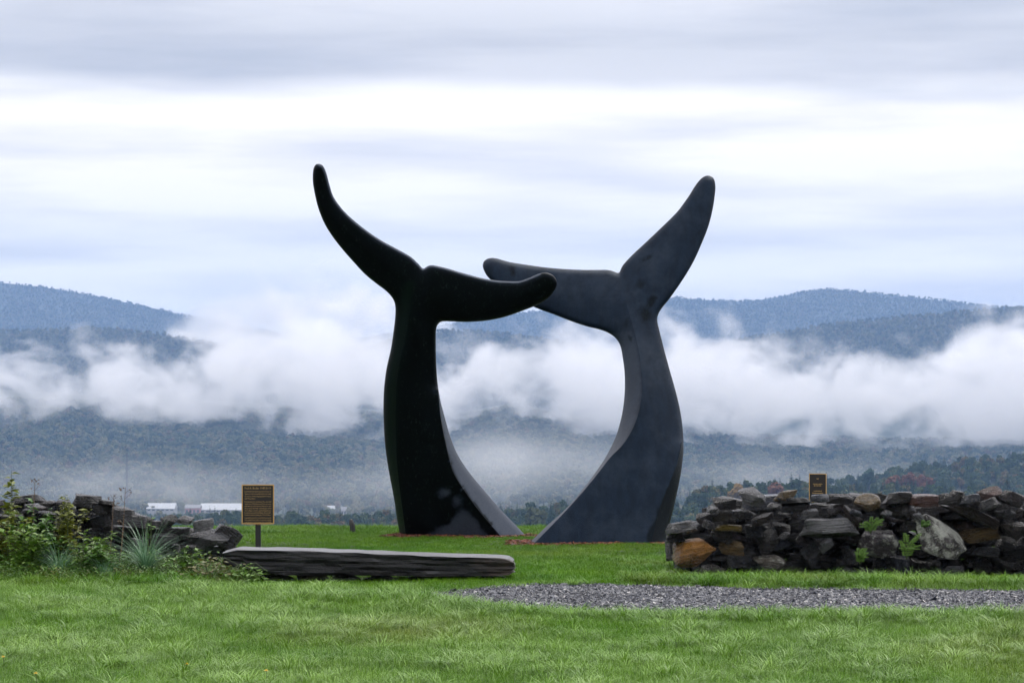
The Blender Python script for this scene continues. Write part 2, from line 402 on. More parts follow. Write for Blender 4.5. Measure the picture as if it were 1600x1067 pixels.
CREST_MTN = [(-600,470),(-300,436),(0,440),(60,446),(110,454),(180,467),(250,483),(330,500),(450,522),(560,530),(660,512),(760,496),(850,484),(930,474),(1000,462),(1060,464),(1100,467),(1150,470),(1200,466),(1240,457),(1280,450),(1320,452),(1400,460),(1480,469),(1560,479),(1575,481),(1600,476),(1750,455),(2200,470)]
X, zf = hill('mountain', CREST_MTN, 7200, 9000, -80, 3.5, wpx=(-200, 1800), rough=30, ease=.9)
wood('mountain_woods', X, zf, 36000, (.4, 1.0), .62, .0, 'blue hazed forest covering the distant mountain', seed=3)
CREST_RIDGE = [(-600,500),(-200,512),(0,516),(150,511),(250,519),(330,535),(450,560),(560,545),(640,524),(700,513),(780,518),(860,530),(950,545),(1030,548),(1100,540),(1180,525),(1300,505),(1440,490),(1520,483),(1600,478),(1900,470),(2200,480)]
X, zf = hill('forested_ridge', CREST_RIDGE, 4900, 5900, -100, 4.5, wpx=(-200, 1800), rough=16)
wood('ridge_woods', X, zf, 28000, (.35, 1.0), .68, .06, 'grey green forest on the ridge rising above the fog', seed=4)
CREST_SIDE = [(-600,600),(0,600),(300,615),(500,625),(700,640),(800,620),(900,640),(1000,650),(1200,670),(1400,675),(1700,660),(2200,650)]
X, zf = hill('valley_hillside', CREST_SIDE, 2950, 4550, -112, 9, wpx=(-250, 1850), rough=10)
wood('hillside_woods', X, zf, 36000, (.02, .85), 1.0, .05, 'misty forest on the hillside under the fog bank', seed=5)
# wooded rise in the middle distance, right of the sculptures
CREST_FAR = [(300,830),(700,826),(900,812),(1080,800),(1180,780),(1290,752),(1340,742),(1400,730),(1450,724),(1500,716),(1600,708),(1800,690),(2200,680)]
X, zf = hill('wooded_rise', CREST_FAR, 1750, 2100, -100, 6.5, wpx=(600, 2200), rough=3, nxs=70, back=300)
wood('rise_woods', X, zf, 6000, (.1, 1.0), .68, .36, 'dark mixed woods on the rise behind the dry stone wall', seed=6, coll=C_NEAR)
CREST_NEAR = [(-500,826),(0,818),(200,814),(300,808),(345,802),(430,803),(520,802),(600,802),(680,808),(740,812),(790,796),(830,790),(880,787),(960,790),(1040,784),(1065,776),(1085,766),(1110,757),(1150,753),(1200,752),(1260,752),(1350,757),(1450,760),(1600,762),(2100,760)]
X, zf = hill('tree_belt_rise', CREST_NEAR, 1150, 1450, -78, 6.5, rough=2, nxs=90, back=300)
wood('tree_belt', X, zf, 6500, (.3, 1.0), .62, .50, 'belt of dark trees just beyond the lawn crest', seed=8, coll=C_NEAR)
# loose trees on the valley floor
P = []; idx = []; S = []
for k in range(5200):
    y = random.uniform(2300, 3050); x = random.uniform(-.24, .24)*y
    if fbm(x, y, 1/150, 2) < -.28 or any(abs(x-(bx-800)/F*y) < bw and 2540 < y+40 < 2680 for bx, bw in ((250,28),(310,55))) and y < 2600: continue
    P.append((x, y, interp(gy, y)+fbm(x, y, .002)*6-.3)); s = random.uniform(.5, .9); S.append((s, s, s)); idx.append(random.choice([0,1,2,3,4,5,5,4,6,7]))
R = np.zeros((len(P), 3)); R[:, 2] = RNG.uniform(0, 6.28, len(P))
scatter('valley_woods', P, R, S, idx, C_TREES, None, 'hazy trees scattered over the valley floor', 'woods')

# ------------------------------------------------------------------ single trees that stand out
def single_tree(px, top, d, kind, H, label, seed):
    tp = at(px, top, d); e = empty({'pine':'pine_tree','red':'maple_tree','gold':'birch_tree','olive':'broadleaf_tree','dark':'broadleaf_tree'}[kind], (tp.x, tp.y, tp.z-H))
    tag(e, label, 'tree', 'trees standing out of the middle-distance woods')
    mb = MB(); trunk(mb, H*.92, H*.022); mb.build('trunk', M_BARK, e)
    mb = MB()
    if kind == 'pine': crown_conif(mb, seed, H, H*.24, 18, 15); mb.build('crown', M_CONIF, e)
    else: crown_broad(mb, seed, H, H*.40, 620, .055*H); mb.build('crown', {'red':M_RED,'gold':M_GOLDT,'olive':M_OLIVE,'dark':M_CONIF}[kind], e)
for a in [(1102,756,1300,'pine',17,'dark pine beside the right whale tail, leftmost of the ridge pines',1),
          (1141,754,1320,'pine',15,'dark pine just left of the small golden tree on the ridge',2),
          (1154,757,1300,'gold',11,'small golden autumn tree between two dark ridge pines',3),
          (1187,751,1320,'pine',16,'pointed dark pine above the rounded grey stone on the wall',4),
          (1212,756,1330,'red',11,'rusty autumn tree left of the small sign behind the wall',5),
          (1291,736,1700,'pine',16,'pine rising just over the top of the small dark sign',6),
          (1358,731,1950,'dark',14,'rounded dark tree breaking the skyline right of the small sign',7),
          (1370,752,1350,'pine',14,'dark conifer low on the slope over the ochre topped stone',8),
          (1394,741,1650,'red',13,'orange red maple, leftmost of the autumn patch on the rise',9),
          (1420,738,1660,'red',14,'orange red maple, middle and tallest of the autumn patch',10),
          (1446,742,1650,'red',12,'orange red maple, rightmost of the autumn patch on the rise',11),
          (1474,739,1500,'pine',18,'tall dark conifer right beside the orange red maples',12),
          (1517,735,1550,'pine',19,'tall dark conifer, middle one of three on the far right slope',13),
          (1574,731,1550,'pine',20,'tall dark conifer nearest the right edge of the photo',14),
          (468,805,1350,'dark',11,'rounded dark tree just right of the large plaque',15),
          (358,801,1400,'dark',11,'dark tree just left of the large plaque',16),
          (579,803,1350,'pine',12,'bushy pine close to the left whale tail',17),
          (445,803,1450,'pine',12,'small pine next to the plaque edge',18),
          (838,794,1150,'olive',12,'rounded olive tree framed between the two whale tails',19),
          (862,782,1200,'pine',16,'tall dark pine framed between the whale tails',20)]:
    single_tree(*a)

# ------------------------------------------------------------------ valley buildings and mast
M_WHITEWALL = simple('white_cladding', (.32,.32,.33), .6, .08, .2); M_METALROOF = simple('pale_metal_roof', (.36,.38,.40), .6, .08, .2)
M_REDWALL = simple('red_brick_wall', (.30,.12,.11), .8, .2, .3); M_DARKGLASS = simple('dark_window', (.03,.035,.04), .2, .1, 1)
M_GREYROOF = simple('grey_roof', (.16,.16,.17), .7, .2, .3)
def building(name, label, px0, px1, py_base, h, depth, wallm, roofm, d, cat, nwin=6, gable=.18):
    z = EYE-(py_base-HY)/F*d; x0, x1 = (px0-800)/F*d, (px1-800)/F*d; w = (x1-x0)/2
    e = tag(empty(name, ((x0+x1)/2, d, z)), label, cat, 'buildings in the valley')
    mb = MB(); mb.box((-w, 0, -4), (w, depth, h)); wl = mb.build('wall', wallm, e)
    mb = MB(); g = depth*gable; o = .5
    mb.add([(-w-o,-o,h),(w+o,-o,h),(w+o,depth+o,h),(-w-o,depth+o,h),(-w-o,depth/2,h+g),(w+o,depth/2,h+g)], [(0,1,5,4),(2,3,4,5),(0,4,3),(1,2,5),(3,2,1,0)])
    for i in range(len(mb.v)): mb.v[i] = (mb.v[i][0], mb.v[i][1], mb.v[i][2]+.02)
    mb.build('roof', roofm, e)
    for k in range(nwin):
        cx = -w+2*w*(k+.5)/nwin; ww = min(1.6, w/nwin*.6)
        mb = MB(); mb.box((cx-ww, -.06, h*.45), (cx+ww, -.02, h*.78)); mb.build('window', M_DARKGLASS, wl)
building('warehouse', 'long white warehouse in the valley, just left of the large plaque', 312, 378, 802, 3.2, 30, M_WHITEWALL, M_METALROOF, 2560, 'building', 8)
building('warehouse', 'white warehouse in the valley behind the dark boulders of the wall end', 229, 272, 800, 3.2, 26, M_WHITEWALL, M_METALROOF, 2600, 'building', 6)
building('mill_building', 'reddish brick building between the two white warehouses', 289, 312, 806, 7, 16, M_REDWALL, M_GREYROOF, 2550, 'building', 4)
building('farmhouse', 'small white house on the misty hillside left of the small sign', 1248, 1258, 746, 7, 7, M_WHITEWALL, M_METALROOF, 3430, 'house', 3, .4)
building('farmhouse', 'tiny white house in the valley between plaque and left tail', 512, 522, 806, 6, 8, M_WHITEWALL, M_METALROOF, 2550, 'house', 3, .4)
building('barn', 'tiny pale barn in the valley near the left tail', 533, 541, 806, 5, 9, M_WHITEWALL, M_GREYROOF, 2540, 'barn', 2, .35)
M_STEEL = simple('mast_steel', (.05,.05,.055), .6, .2, 1)
d = 2700; z0 = EYE-(800-HY)/F*d; z1 = EYE-(708-HY)/F*d; H = z1-z0
e = tag(empty('radio_mast', ((198-800)/F*d, d, z0)), 'thin dark lattice radio mast in front of the misty hillside', 'mast')
for k in range(3):
    a = 2.1*k+.3; mb = MB(); mb.tube([(1.1*math.cos(a), 1.1*math.sin(a), -3), (.8*math.cos(a), .8*math.sin(a), H)], .22, 5); mb.build('leg', M_STEEL, e)
mb = MB()
for i in range(26):
    zA, zB = H*i/26, H*(i+1)/26
    for k in range(3):
        a, c = 2.1*k+.3, 2.1*(k+1)+.3; mb.tube([(1.05*math.cos(a), 1.05*math.sin(a), zA), (1.05*math.cos(c), 1.05*math.sin(c), zB)], .09, 4)
mb.build('lattice', M_STEEL, e)

# ================================================================== lawn, path, mulch
xs = np.arange(-16, 16.01, .25); ys = np.concatenate([np.arange(-14, 10, 1.0), np.arange(10, 36.01, .25)])
V = [(x, y, gheight(x, y)) for y in ys for x in xs]; nx = len(xs)
Fc = [(j*nx+i, j*nx+i+1, (j+1)*nx+i+1, (j+1)*nx+i) for j in range(len(ys)-1) for i in range(nx-1)]
tag(mesh_obj('lawn', V, Fc, M_SOIL, smooth=True), kind='structure')
UP = [(655,930),(700,925),(740,921),(800,917),(900,916),(1100,917),(1300,920),(1500,924),(1600,926),(2300,940)]
LO = [(655,937),(700,944),(740,950),(800,956),(900,960),(1000,962),(1200,964),(1400,966),(1600,970),(2300,984)]
def path_far(x): p = [gxy(*q) for q in UP]; return np.interp(x, [q[0] for q in p], [q[1] for q in p])
def path_near(x): p = [gxy(*q) for q in LO]; return np.interp(x, [q[0] for q in p], [q[1] for q in p])
XP0 = gxy(655, 932)[0]
def in_path(x, y, mrg=0):
    w = .10*mnoise.noise(Vector((x*2.2, y*2.2, 3)))+.05*mnoise.noise(Vector((x*7, y*7, 5)))
    return x > XP0+.05 and path_near(x)-mrg+w < y < path_far(x)+mrg+w
V = []; Fc = []; xs = np.arange(XP0, 9.5, .12)
for x in xs:
    a, c = path_near(x), path_far(x)
    for k in range(12): y = a+(c-a)*k/11; V.append((x, y, gheight(x, y)+.008))
for i in range(len(xs)-1):
    for k in range(11): Fc.append((i*12+k, (i+1)*12+k, (i+1)*12+k+1, i*12+k+1))
tag(mesh_obj('gravel_path', V, Fc, M_GRAVEL_BED, smooth=True), kind='structure')
def chip(seed, mt, sx, sy, sz, name):
    r = random.Random(seed); bm = bmesh.new()
    for k in range(11): bm.verts.new((r.uniform(-1,1)*sx, r.uniform(-1,1)*sy, r.uniform(-1,1)*sz))
    bmesh.ops.convex_hull(bm, input=bm.verts)
    for v in [v for v in bm.verts if not v.link_faces]: bm.verts.remove(v)
    m = bpy.data.meshes.new(name); bm.to_mesh(m); bm.free(); m.materials.append(mt)
    return bpy.data.objects.new(name, m)
C_CHIP = proto_collection('chip_protos', [chip(k, M_GRAVEL, .015, .011, .007, 'chip_proto') for k in range(8)])
P = []; S = []
for k in range(95000):
    x = random.uniform(XP0, 7.5); a, c = path_near(x), path_far(x); y = random.uniform(a, c)
    if not in_path(x, y, .03): continue
    P.append((x, y, gheight(x, y)+.012)); s = random.choice([.6,.7,.8,1,1,1.2,1.6]) * (2.0 if random.random() < .01 else 1); S.append((s, s, s))
R = RNG.uniform(-.5, .5, (len(P), 3)); R[:, 2] = RNG.uniform(0, 6.28, len(P))
scatter('gravel', P, R, S, RNG.integers(0, 8, len(P)), C_CHIP, None, 'dark grey slate gravel on the path', 'gravel')

MULCH = [(-.45, 31.05, .98, .50), (.70, 29.60, 1.02, .50)]
def in_mulch(x, y, g=0):
    w = .12*mnoise.noise(Vector((x*3, y*3, 9)))
    return any(((x-a)/(rx+g))**2+((y-c)/(ry+g))**2 < 1+w for a, c, rx, ry in MULCH)
C_MULCH = proto_collection('mulch_protos', [chip(30+k, M_MULCH, .035, .010, .006, 'mulch_proto') for k in range(6)])
P = []; S = []
while len(P) < 9000:
    x, y = random.uniform(-1.7, 1.9), random.uniform(28.8, 31.9)
    if in_mulch(x, y) and mnoise.noise(Vector((x*2.1, y*2.1, 12)))+.35*mnoise.noise(Vector((x*8, y*8, 1))) > -.08: P.append((x, y, gheight(x, y)+random.uniform(.002, .012))); s = random.uniform(.6, 1.5); S.append((s, s, s))
R = RNG.uniform(-.5, .5, (len(P), 3)); R[:, 2] = RNG.uniform(0, 6.28, len(P))
scatter('mulch', P, R, S, RNG.integers(0, 6, len(P)), C_MULCH, None, 'red brown bark mulch round the feet of the sculptures', 'mulch')

# grass
GR = []
for k in range(8):
    r = random.Random(100+k); mb = MB(); n = 34
    for i in range(n):
        a = r.uniform(0, 6.28); rad = .075*math.sqrt(r.random()); dr = Vector((math.cos(r.uniform(0,6.28)), math.sin(r.uniform(0,6.28)), 0))
        mb.blade((rad*math.cos(a), rad*math.sin(a), -.005), dr, r.uniform(.035, .085), r.uniform(.0014, .0026), r.uniform(.15, 1.0), 0, 3)
    GR.append(mb.build('grass_proto', M_GRASS, link=False))
for k in range(4):                       # long lax tufts
    r = random.Random(130+k); mb = MB()
    for i in range(30):
        a = r.uniform(0, 6.28); dr = Vector((math.cos(a), math.sin(a), 0))
        mb.blade(dr*.04*r.random(), dr, r.uniform(.08, .17), r.uniform(.002, .0035), r.uniform(.5, 1.25), 0, 4)
    GR.append(mb.build('grass_tuft_proto', M_GRASS, link=False))
C_GRASS = proto_collection('grass_protos', GR)
P = []; S = []; idx = []; dew = []; yel = []
WALL_R = (1.45, 8.5, 23.75, 25.1); WALL_L = (-7.5, -2.35, 24.3, 25.4)
for k in range(95000):
    y = math.sqrt(random.uniform(10.5**2, 33.8**2)); x = random.uniform(-1, 1)*(.205*y+1.0)
    if in_path(x, y, -.05 if random.random() > .35 else -.22) or (in_mulch(x, y, -.04) and random.random() > .50-.9*mnoise.noise(Vector((x*2.1, y*2.1, 12)))): continue
    if WALL_R[0] < x < WALL_R[1] and WALL_R[2]+.15 < y < WALL_R[3]-.1: continue
    pf = path_far(x) if x > XP0 else 22.7
    n1 = mnoise.noise(Vector((x*.8, y*.5, 1))); n2 = mnoise.noise(Vector((x*2.3, y*1.6, 2))); n3 = mnoise.noise(Vector((x*.5, y*.35, 8)))
    tuft = False; s = 1.0
    if y < pf:
        n4 = mnoise.noise(Vector((x*6, y*4, 6))); s = 1.0+.40*n2+.15*n1+.35*n4; dw = .66+.45*n1+.35*n2+.2*n4; yl = max(0, .05+1.5*(n3-.16))*(.6+.4*random.random())
        tuft = random.random() < max(.02, .10+.30*n2)
        if x > XP0-.6 and pf-y > 0 and path_near(x)-y < .55 and y < path_near(x)+.1:
            s = 1.25; tuft = random.random() < .35+.5*n2; dw = .55+.4*n2
    elif y < 26.2 and (x > .9 or x < -2.2):
        s = 1.35 if y < 23.35 else .75; dw = .16+.2*n1; yl = max(0, .25+.7*n2); tuft = random.random() < .25
    else:
        s = .82+.2*n2; dw = .04+.12*n1; yl = max(0, .04+.45*n3); tuft = random.random() < (.05 if y < 31 else .10)
        if y > 28.5: yl += .10
        if 26.5 < y < 31.2: s *= .60
    if 22.55 < y < 23.95 and -2.4 < x < .1: s *= .72; tuft = tuft and random.random() < .25
    P.append((x, y, gheight(x, y))); sz = s*random.uniform(.8, 1.2)*(.75 if tuft else 1)
    if tuft: sz *= 1.0
    S.append((s, s, sz)); idx.append(random.randrange(8, 12) if tuft else random.randrange(8))
    dew.append(min(1, max(0, dw+random.gauss(0, .12)))); yel.append(min(1, max(0, yl if not tuft else yl*.5)))
R = RNG.uniform(-.12, .12, (len(P), 3)); R[:, 2] = RNG.uniform(0, 6.28, len(P))
scatter('grass', P, R, S, idx, C_GRASS, {'dew': dew, 'yel': yel}, 'wet green grass of the lawn and verges', 'grass')

# ================================================================== the two whale tails
L_OUT = [(497,256),(504.4,259),(510,270.8),(514.8,289),(520.4,306),(530.3,321.4),(544.3,336.8),(566.8,355.7),(592,373.4),(617.4,387.4),(640,400),(652.6,411),(661,419.5),
 (668,416),(675,414.4),(693.3,417.8),(721.5,426),(752.4,434.4),(777.7,438.6),(797.4,439.7),(812.8,439.2),(828.3,433.8),(842.3,427.8),(853.6,426),(864.8,431),(870.2,442.3),(864.8,456.3),(853.6,467.6),(839.5,476.3),
 (819.9,484.4),(791.7,494.3),(763.6,500.5),(732.7,503),(707.4,502.4),(692,502.2),(685.5,505.5),(682,512.5),(681,528),(681.5,560.5),(683.3,593.4),(687.6,622.6),(696,655.6),(704.5,684.8),(715.4,710.4),(731.9,736),(757.5,767),(783,796.4),(807,821.5),(821,836),(834,849),(852,873),
 (632,872),(627,850),(623.5,828),(620,809),(615,776),(607.5,736),(602,699),(599.5,663),(599,633.6),(600.2,604),(604,575),(610.5,546),(614.5,520),(617.4,495),(617.4,477.4),(613.2,466),(603.4,455),(586.5,442),(569.6,428),(552.8,410),(533,387.4),(516.2,365),(505,345.3),(496.5,322.8),(491.5,301.7),(488.7,283.4),(489.2,266.5),(492.3,258.5)]
L_A = [(661,421),(652,432),(647,444),(642.7,469),(639.5,491.5),(634.5,525),(625.8,560.5),(620.6,593),(618.5,634),(618.5,685),(621.5,736),(626,776),(631,812),(636,850),(640,871.5)]
L_B = [(684.5,601),(686.5,630),(689,655.6),(694.6,685),(702,717.8),(709,739.7),(724.6,765),(743,791),(761,813),(782,837),(806,871.5)]
R_OUT = [(1106.8,274.5),(1115,279),(1117.8,289.4),(1117.2,303.4),(1113.3,328.7),(1106.8,354),(1097,379.3),(1083,410),(1066,438.3),(1046.4,466.4),(1034.5,481),(1028.3,492),(1027.2,502),(1030.4,516.6),(1039.6,553),(1048.7,586),(1057.9,619),(1064,648),(1067.4,677.5),(1068,703),(1065,732.4),(1059.7,761.6),(1052.4,794.6),(1047,816.5),(1044.3,831),(1041.4,846),(1036,880),
 (797,880),(822,851.5),(832,843),(857,819),(884,794.6),(909.7,765),(928,741.5),(946.3,714),(961,684.8),(970,655.6),(974.5,630),(976.3,604.4),(975.6,578.8),(972.5,556),(969.4,541),(962.5,529),(950.8,520.3),(936.8,514.8),(917,510),(891.8,501.6),(866.5,491.7),(846.8,484.7),(832.8,479),(810,468),(782,449.6),(765.3,436),(758.3,427),(754.2,415.8),(757,407.6),(765.3,403.4),(776.5,404),(796.2,409.4),(824.3,414),(852.4,417.8),(880.5,420.3),(914.3,421.8),(948,421.8),(958.5,424),(967,426),
 (973.3,414.4),(987.4,399),(1007,380.7),(1035,354),(1057.6,331.5),(1074.5,309),(1087,289.4),(1097,278)]
R_C = [(967.5,428),(973.3,452.4),(979,475),(986,500),(993,525.5),(998,547),(1002,575),(1003.4,604.4),(1001,630),(995.7,652),(986.5,674),(972,696),(953.6,714.5),(932.5,741.5),(909,770),(881,801),(851,832),(829,854.5),(805,879.5)]
R_D = [(1065.5,690),(1060.5,714),(1052.4,739.7),(1043,761.6),(1035,783.6),(1027,809),(1018,846),(1010,879.5)]

def catmull(pts, step, closed):
    P = [Vector(p) for p in pts]; n = len(P); out = []; cnt = n if closed else n-1
    for i in range(cnt):
        p1, p2 = P[i], P[(i+1) % n]
        p0 = P[(i-1) % n] if closed or i > 0 else p1; p3 = P[(i+2) % n] if closed or i < n-2 else p2
        k = max(1, round((p2-p1).length/step))
        for j in range(k):
            t = j/k; out.append(.5*((2*p1)+(p2-p0)*t+(2*p0-5*p1+4*p2-p3)*t*t+(3*p1-p0-3*p2+p3)*t**3))
    if not closed: out.append(P[-1])
    return np.array([tuple(p) for p in out])
def seg_dist(P, poly, closed):
    A = poly; B = np.roll(poly, -1, 0)
    if not closed: A, B = A[:-1], B[:-1]
    best = np.full(len(P), 1e9); D = B-A; L2 = (D**2).sum(1)+1e-9
    for a, dd, l2 in zip(A, D, L2):
        t = np.clip(((P-a)@dd)/l2, 0, 1); q = P-(a+t[:, None]*dd); best = np.minimum(best, np.hypot(q[:,0], q[:,1]))
    return best
def inside(P, poly):
    c = np.zeros(len(P), bool); x, y = P[:,0], P[:,1]; A = poly; B = np.roll(poly, -1, 0)
    for (x1,y1),(x2,y2) in zip(A, B):
        if y1 == y2: continue
        c ^= ((y1 > y) != (y2 > y)) & (x < (x2-x1)*(y-y1)/(y2-y1)+x1)
    return c

def tail(label, outline, ridges, plane, bottom, wetf, greenf, lit_dryf, splitf, group, ridge_back=.7):
    """granite tail: traced side view swept into a solid with creased ridges, rounded rim and a leaning mid-plane.
    plane = (distance at the ground, change of distance per metre of height, per metre sideways, x centre)"""
    out = catmull(outline, 2.4, True); rl = [(catmull(r, 2.4, False), v) for r, v in ridges]
    pts = [out]; own = len(out); edges = [(i, (i+1) % own) for i in range(own)]; cons = []
    n = own
    for r, v in rl:
        pts.append(r); edges += [(n+i, n+i+1) for i in range(len(r)-1)]; cons.append((n, len(r), v)); n += len(r)
    feat = np.concatenate(pts)
    # rings just inside the rim, then a jittered grid
    tn = np.roll(out, -1, 0)-np.roll(out, 1, 0); nr = np.stack([-tn[:,1], tn[:,0]], 1); nr /= np.linalg.norm(nr, axis=1)[:, None]
    cand = []
    for off in (.5, 1.2, 2.2, 3.6, 5.4, 7.6, 10.2):
        q = out+nr*off; cand.append((q, off))
    keep = []
    for q, off in cand:
        dd = seg_dist(q, out, True); ok = inside(q, out) & (dd > off*.9)
        for r, v in rl: ok &= seg_dist(q, r, False) > .8
        keep.append(q[ok])
    gx, gyy = np.meshgrid(np.arange(480, 1125, 5.2), np.arange(250, 885, 5.2)); g = np.stack([gx.ravel(), gyy.ravel()], 1)
    g[:, 0] += ((g[:, 1]/5.2).astype(int) % 2)*2.6; g += RNG.uniform(-.5, .5, g.shape)
    ok = inside(g, out); g = g[ok]; dd = seg_dist(g, out, True); ok = dd > 12.5
    for r, v in rl: ok &= seg_dist(g, r, False) > 3
    keep.append(g[ok])
    allp = np.concatenate([feat]+keep)
    vv, ee, ff, ov, oe, of = delaunay_2d_cdt([Vector(p) for p in allp], edges, [list(range(own))], 1, .05)
    VP = np.array([tuple(v) for v in vv]); nv = len(VP); TR = [tuple(f) for f in ff]
    orig = [list(o) for o in ov]
    isout = np.zeros(nv, bool); val = np.full(nv, np.nan); ridge_id = np.full(nv, -1)
    for i, o in enumerate(orig):
        for k in o:
            if k < own: isout[i] = True
            for ci, (s, l, v) in enumerate(cons):
                if s <= k < s+l:
                    ts = (k-s)/(l-1); val[i] = np.interp(ts, [q[0] for q in v], [q[1] for q in v]); ridge_id[i] = ci
    dist = seg_dist(VP, out, True)
    # soap film between rim and ridges
    wd = {}
    for tri in TR:
        for q in range(3):
            o_, i_, j_ = tri[q], tri[(q+1) % 3], tri[(q+2) % 3]; e1, e2 = VP[i_]-VP[o_], VP[j_]-VP[o_]
            ct = float(e1@e2)/max(abs(e1[0]*e2[1]-e1[1]*e2[0]), .05); k_ = (min(i_, j_), max(i_, j_)); wd[k_] = wd.get(k_, 0)+.5*ct
    nb = np.array(list(wd.keys())); ww = np.clip(np.array(list(wd.values())), .01, 20)
    I = np.concatenate([nb[:,0], nb[:,1]]); J = np.concatenate([nb[:,1], nb[:,0]]); w = np.concatenate([ww, ww])
    rimfix = isout & (VP[:,1] < bottom); fixed = (~np.isnan(val)) | rimfix
    u = np.where(np.isnan(val), 0, val); ws = np.maximum(np.bincount(I, w, nv), 1e-6); free = ~fixed
    lap = lambda q: ws*q-np.bincount(I, w*q[J], nv)
    res = np.where(free, -lap(u), 0); pd = res/ws; z_ = pd.copy(); rz = float(res@z_)
    for it in range(600):                      # conjugate gradients
        ap = np.where(free, lap(pd), 0); al = rz/max(float(pd@ap), 1e-20); u = u+al*pd; res = res-al*ap; z_ = np.where(free, res/ws, 0)
        r2 = float(res@z_)
        if r2 < 1e-12: break
        pd = z_+(r2/rz)*pd; rz = r2
    px2m = 30/F; dm = dist*px2m
    # the rim does not narrow at the buried foot
    foot = np.clip((VP[:,1]-(bottom-6))/6, 0, 1)
    Rn = .055; tt = np.clip(dm/Rn, 0, 1); rim = np.sqrt(np.maximum(0, 1-(1-tt)**2))
    lens = 1-np.exp(-dm/.16)
    zz = np.clip((VP[:,1]-470)/380, 0, 1)
    front = rim*.050+lens*.055*(1-.5*zz)+u
    backo = rim*.050+lens*.075+u*ridge_back
    a0, bz, cx, xc = plane
    k = (VP[:,1]-HY)/F; kx = (VP[:,0]-800)/F
    y = (a0+EYE*bz-cx*xc)/(1+bz*k-cx*kx)           # mid-plane distance on each sight line
    X = kx*y; Z = EYE-k*y
    verts = []; fi = np.zeros(nv, int); bi = np.zeros(nv, int)
    for i in range(nv):
        fi[i] = len(verts); s = (y[i]-front[i])/y[i]
        if isout[i]: verts.append((X[i], y[i], Z[i])); bi[i] = fi[i]
        else:
            verts.append((X[i]*s, y[i]-front[i], EYE+(Z[i]-EYE)*s)); bi[i] = len(verts); verts.append((X[i], y[i]+backo[i], Z[i]))
    faces = []; cen = []
    for a, c, d in TR:
        p, q, r = VP[a], VP[c], VP[d]
        if (q[0]-p[0])*(r[1]-p[1])-(q[1]-p[1])*(r[0]-p[0]) > 0: a, c = c, a      # image y points down
        m = (VP[a]+VP[c]+VP[d])/3
        faces.append((fi[a], fi[c], fi[d])); cen.append(m); faces.append((bi[d], bi[c], bi[a])); cen.append(m)
    me = bpy.data.meshes.new('tail_whole'); me.from_pydata(verts, [], [tuple(int(x) for x in f) for f in faces]); me.shade_smooth()
    ridge_pairs = set()
    for i, j in nb:
        if ridge_id[i] >= 0 and ridge_id[i] == ridge_id[j] and min(val[i], val[j]) > .03: ridge_pairs.add((min(fi[i],fi[j]), max(fi[i],fi[j])))
    se = me.attributes.new('sharp_edge', 'BOOLEAN', 'EDGE')
    se.data.foreach_set('value', [tuple(sorted(e.vertices)) in ridge_pairs and ((verts[e.vertices[0]][2]+verts[e.vertices[1]][2])/2 < 2.5) for e in me.edges])
    me.update(); cn = np.zeros(len(me.loops)*3, np.float32); me.corner_normals.foreach_get('vector', cn); cn = cn.reshape(-1, 3)
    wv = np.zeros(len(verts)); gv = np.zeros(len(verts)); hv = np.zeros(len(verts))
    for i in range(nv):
        wv[fi[i]] = wv[bi[i]] = wetf(VP[i]); gv[fi[i]] = gv[bi[i]] = greenf(VP[i]); hv[fi[i]] = hv[bi[i]] = lit_dryf(VP[i], dist[i])
    base = Vector((float(np.mean(X[VP[:,1] > bottom-10])), a0, 0))
    root = tag(empty('whale_tail_sculpture', base), label, 'sculpture', group)
    parts = {}
    for fidx, (f, c) in enumerate(zip(faces, cen)): parts.setdefault(splitf(c), []).append(fidx)
    for pname, fl in sorted(parts.items()):
        used = sorted({v for q in fl for v in faces[q]}); rm = {v: i for i, v in enumerate(used)}
        m = bpy.data.meshes.new(pname.split(':')[0]); m.from_pydata([tuple(Vector(verts[v])-base) for v in used], [], [tuple(rm[v] for v in faces[q]) for q in fl])
        m.shade_smooth(); m.materials.append(M_GRANITE)
        nrm = [tuple(cn[q*3+j]) for q in fl for j in range(3)]
        m.normals_split_custom_set(nrm)
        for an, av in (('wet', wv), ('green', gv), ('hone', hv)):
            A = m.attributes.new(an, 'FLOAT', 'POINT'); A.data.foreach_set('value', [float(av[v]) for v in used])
        o = bpy.data.objects.new(pname.split(':')[0], m); COL.objects.link(o); o.parent = root
    return root
def blob(p, b):
    x, y, rx, ry, a = b; c, s = math.cos(math.radians(a)), math.sin(math.radians(a)); dx, dy = p[0]-x, p[1]-y
    u, v = (dx*c+dy*s)/rx, (-dx*s+dy*c)/ry; return max(0, 1.25-.75*math.sqrt(u*u+v*v))
polyB = catmull(L_B, 4, False)
def l_wet(p):
    xb = float(np.interp(p[1], polyB[:,1], polyB[:,0])) if p[1] > 601 else 1e4
    if p[0] > xb: return max(-.6, .2-.3*(p[0]-xb))
    dryp = 1.5*max(0, min(1, ((p[0]-(730-(p[1]-772)*1.25))/60)))*max(0, min(1, (p[1]-760)/40))*max(0, min(1, (xb-6-p[0])/(14+max(0,p[1]-790)*.55)))
    dryp = max(dryp, max(.62*blob(p, (697,769,17,12,-20)), .6*blob(p, (712,782,12,18,-40))))
    rim_light = max(0., 1-seg_dist(np.array([p]), OUT_L, True)[0]/5) if p[1] < 470 else 0  # lowered wetness paints the highlight along the fluke's top rim
    return 1.25-1.4*dryp-1.9*rim_light
OUT_L = catmull(L_OUT[:23], 6, False)
polyA = catmull(L_A, 4, False)
def l_green(p):
    if p[1] < 440: return 0
    xa = float(np.interp(p[1], polyA[:,1], polyA[:,0])); return max(0, min(1, 1-abs(p[0]-xa+8)/14))*.9
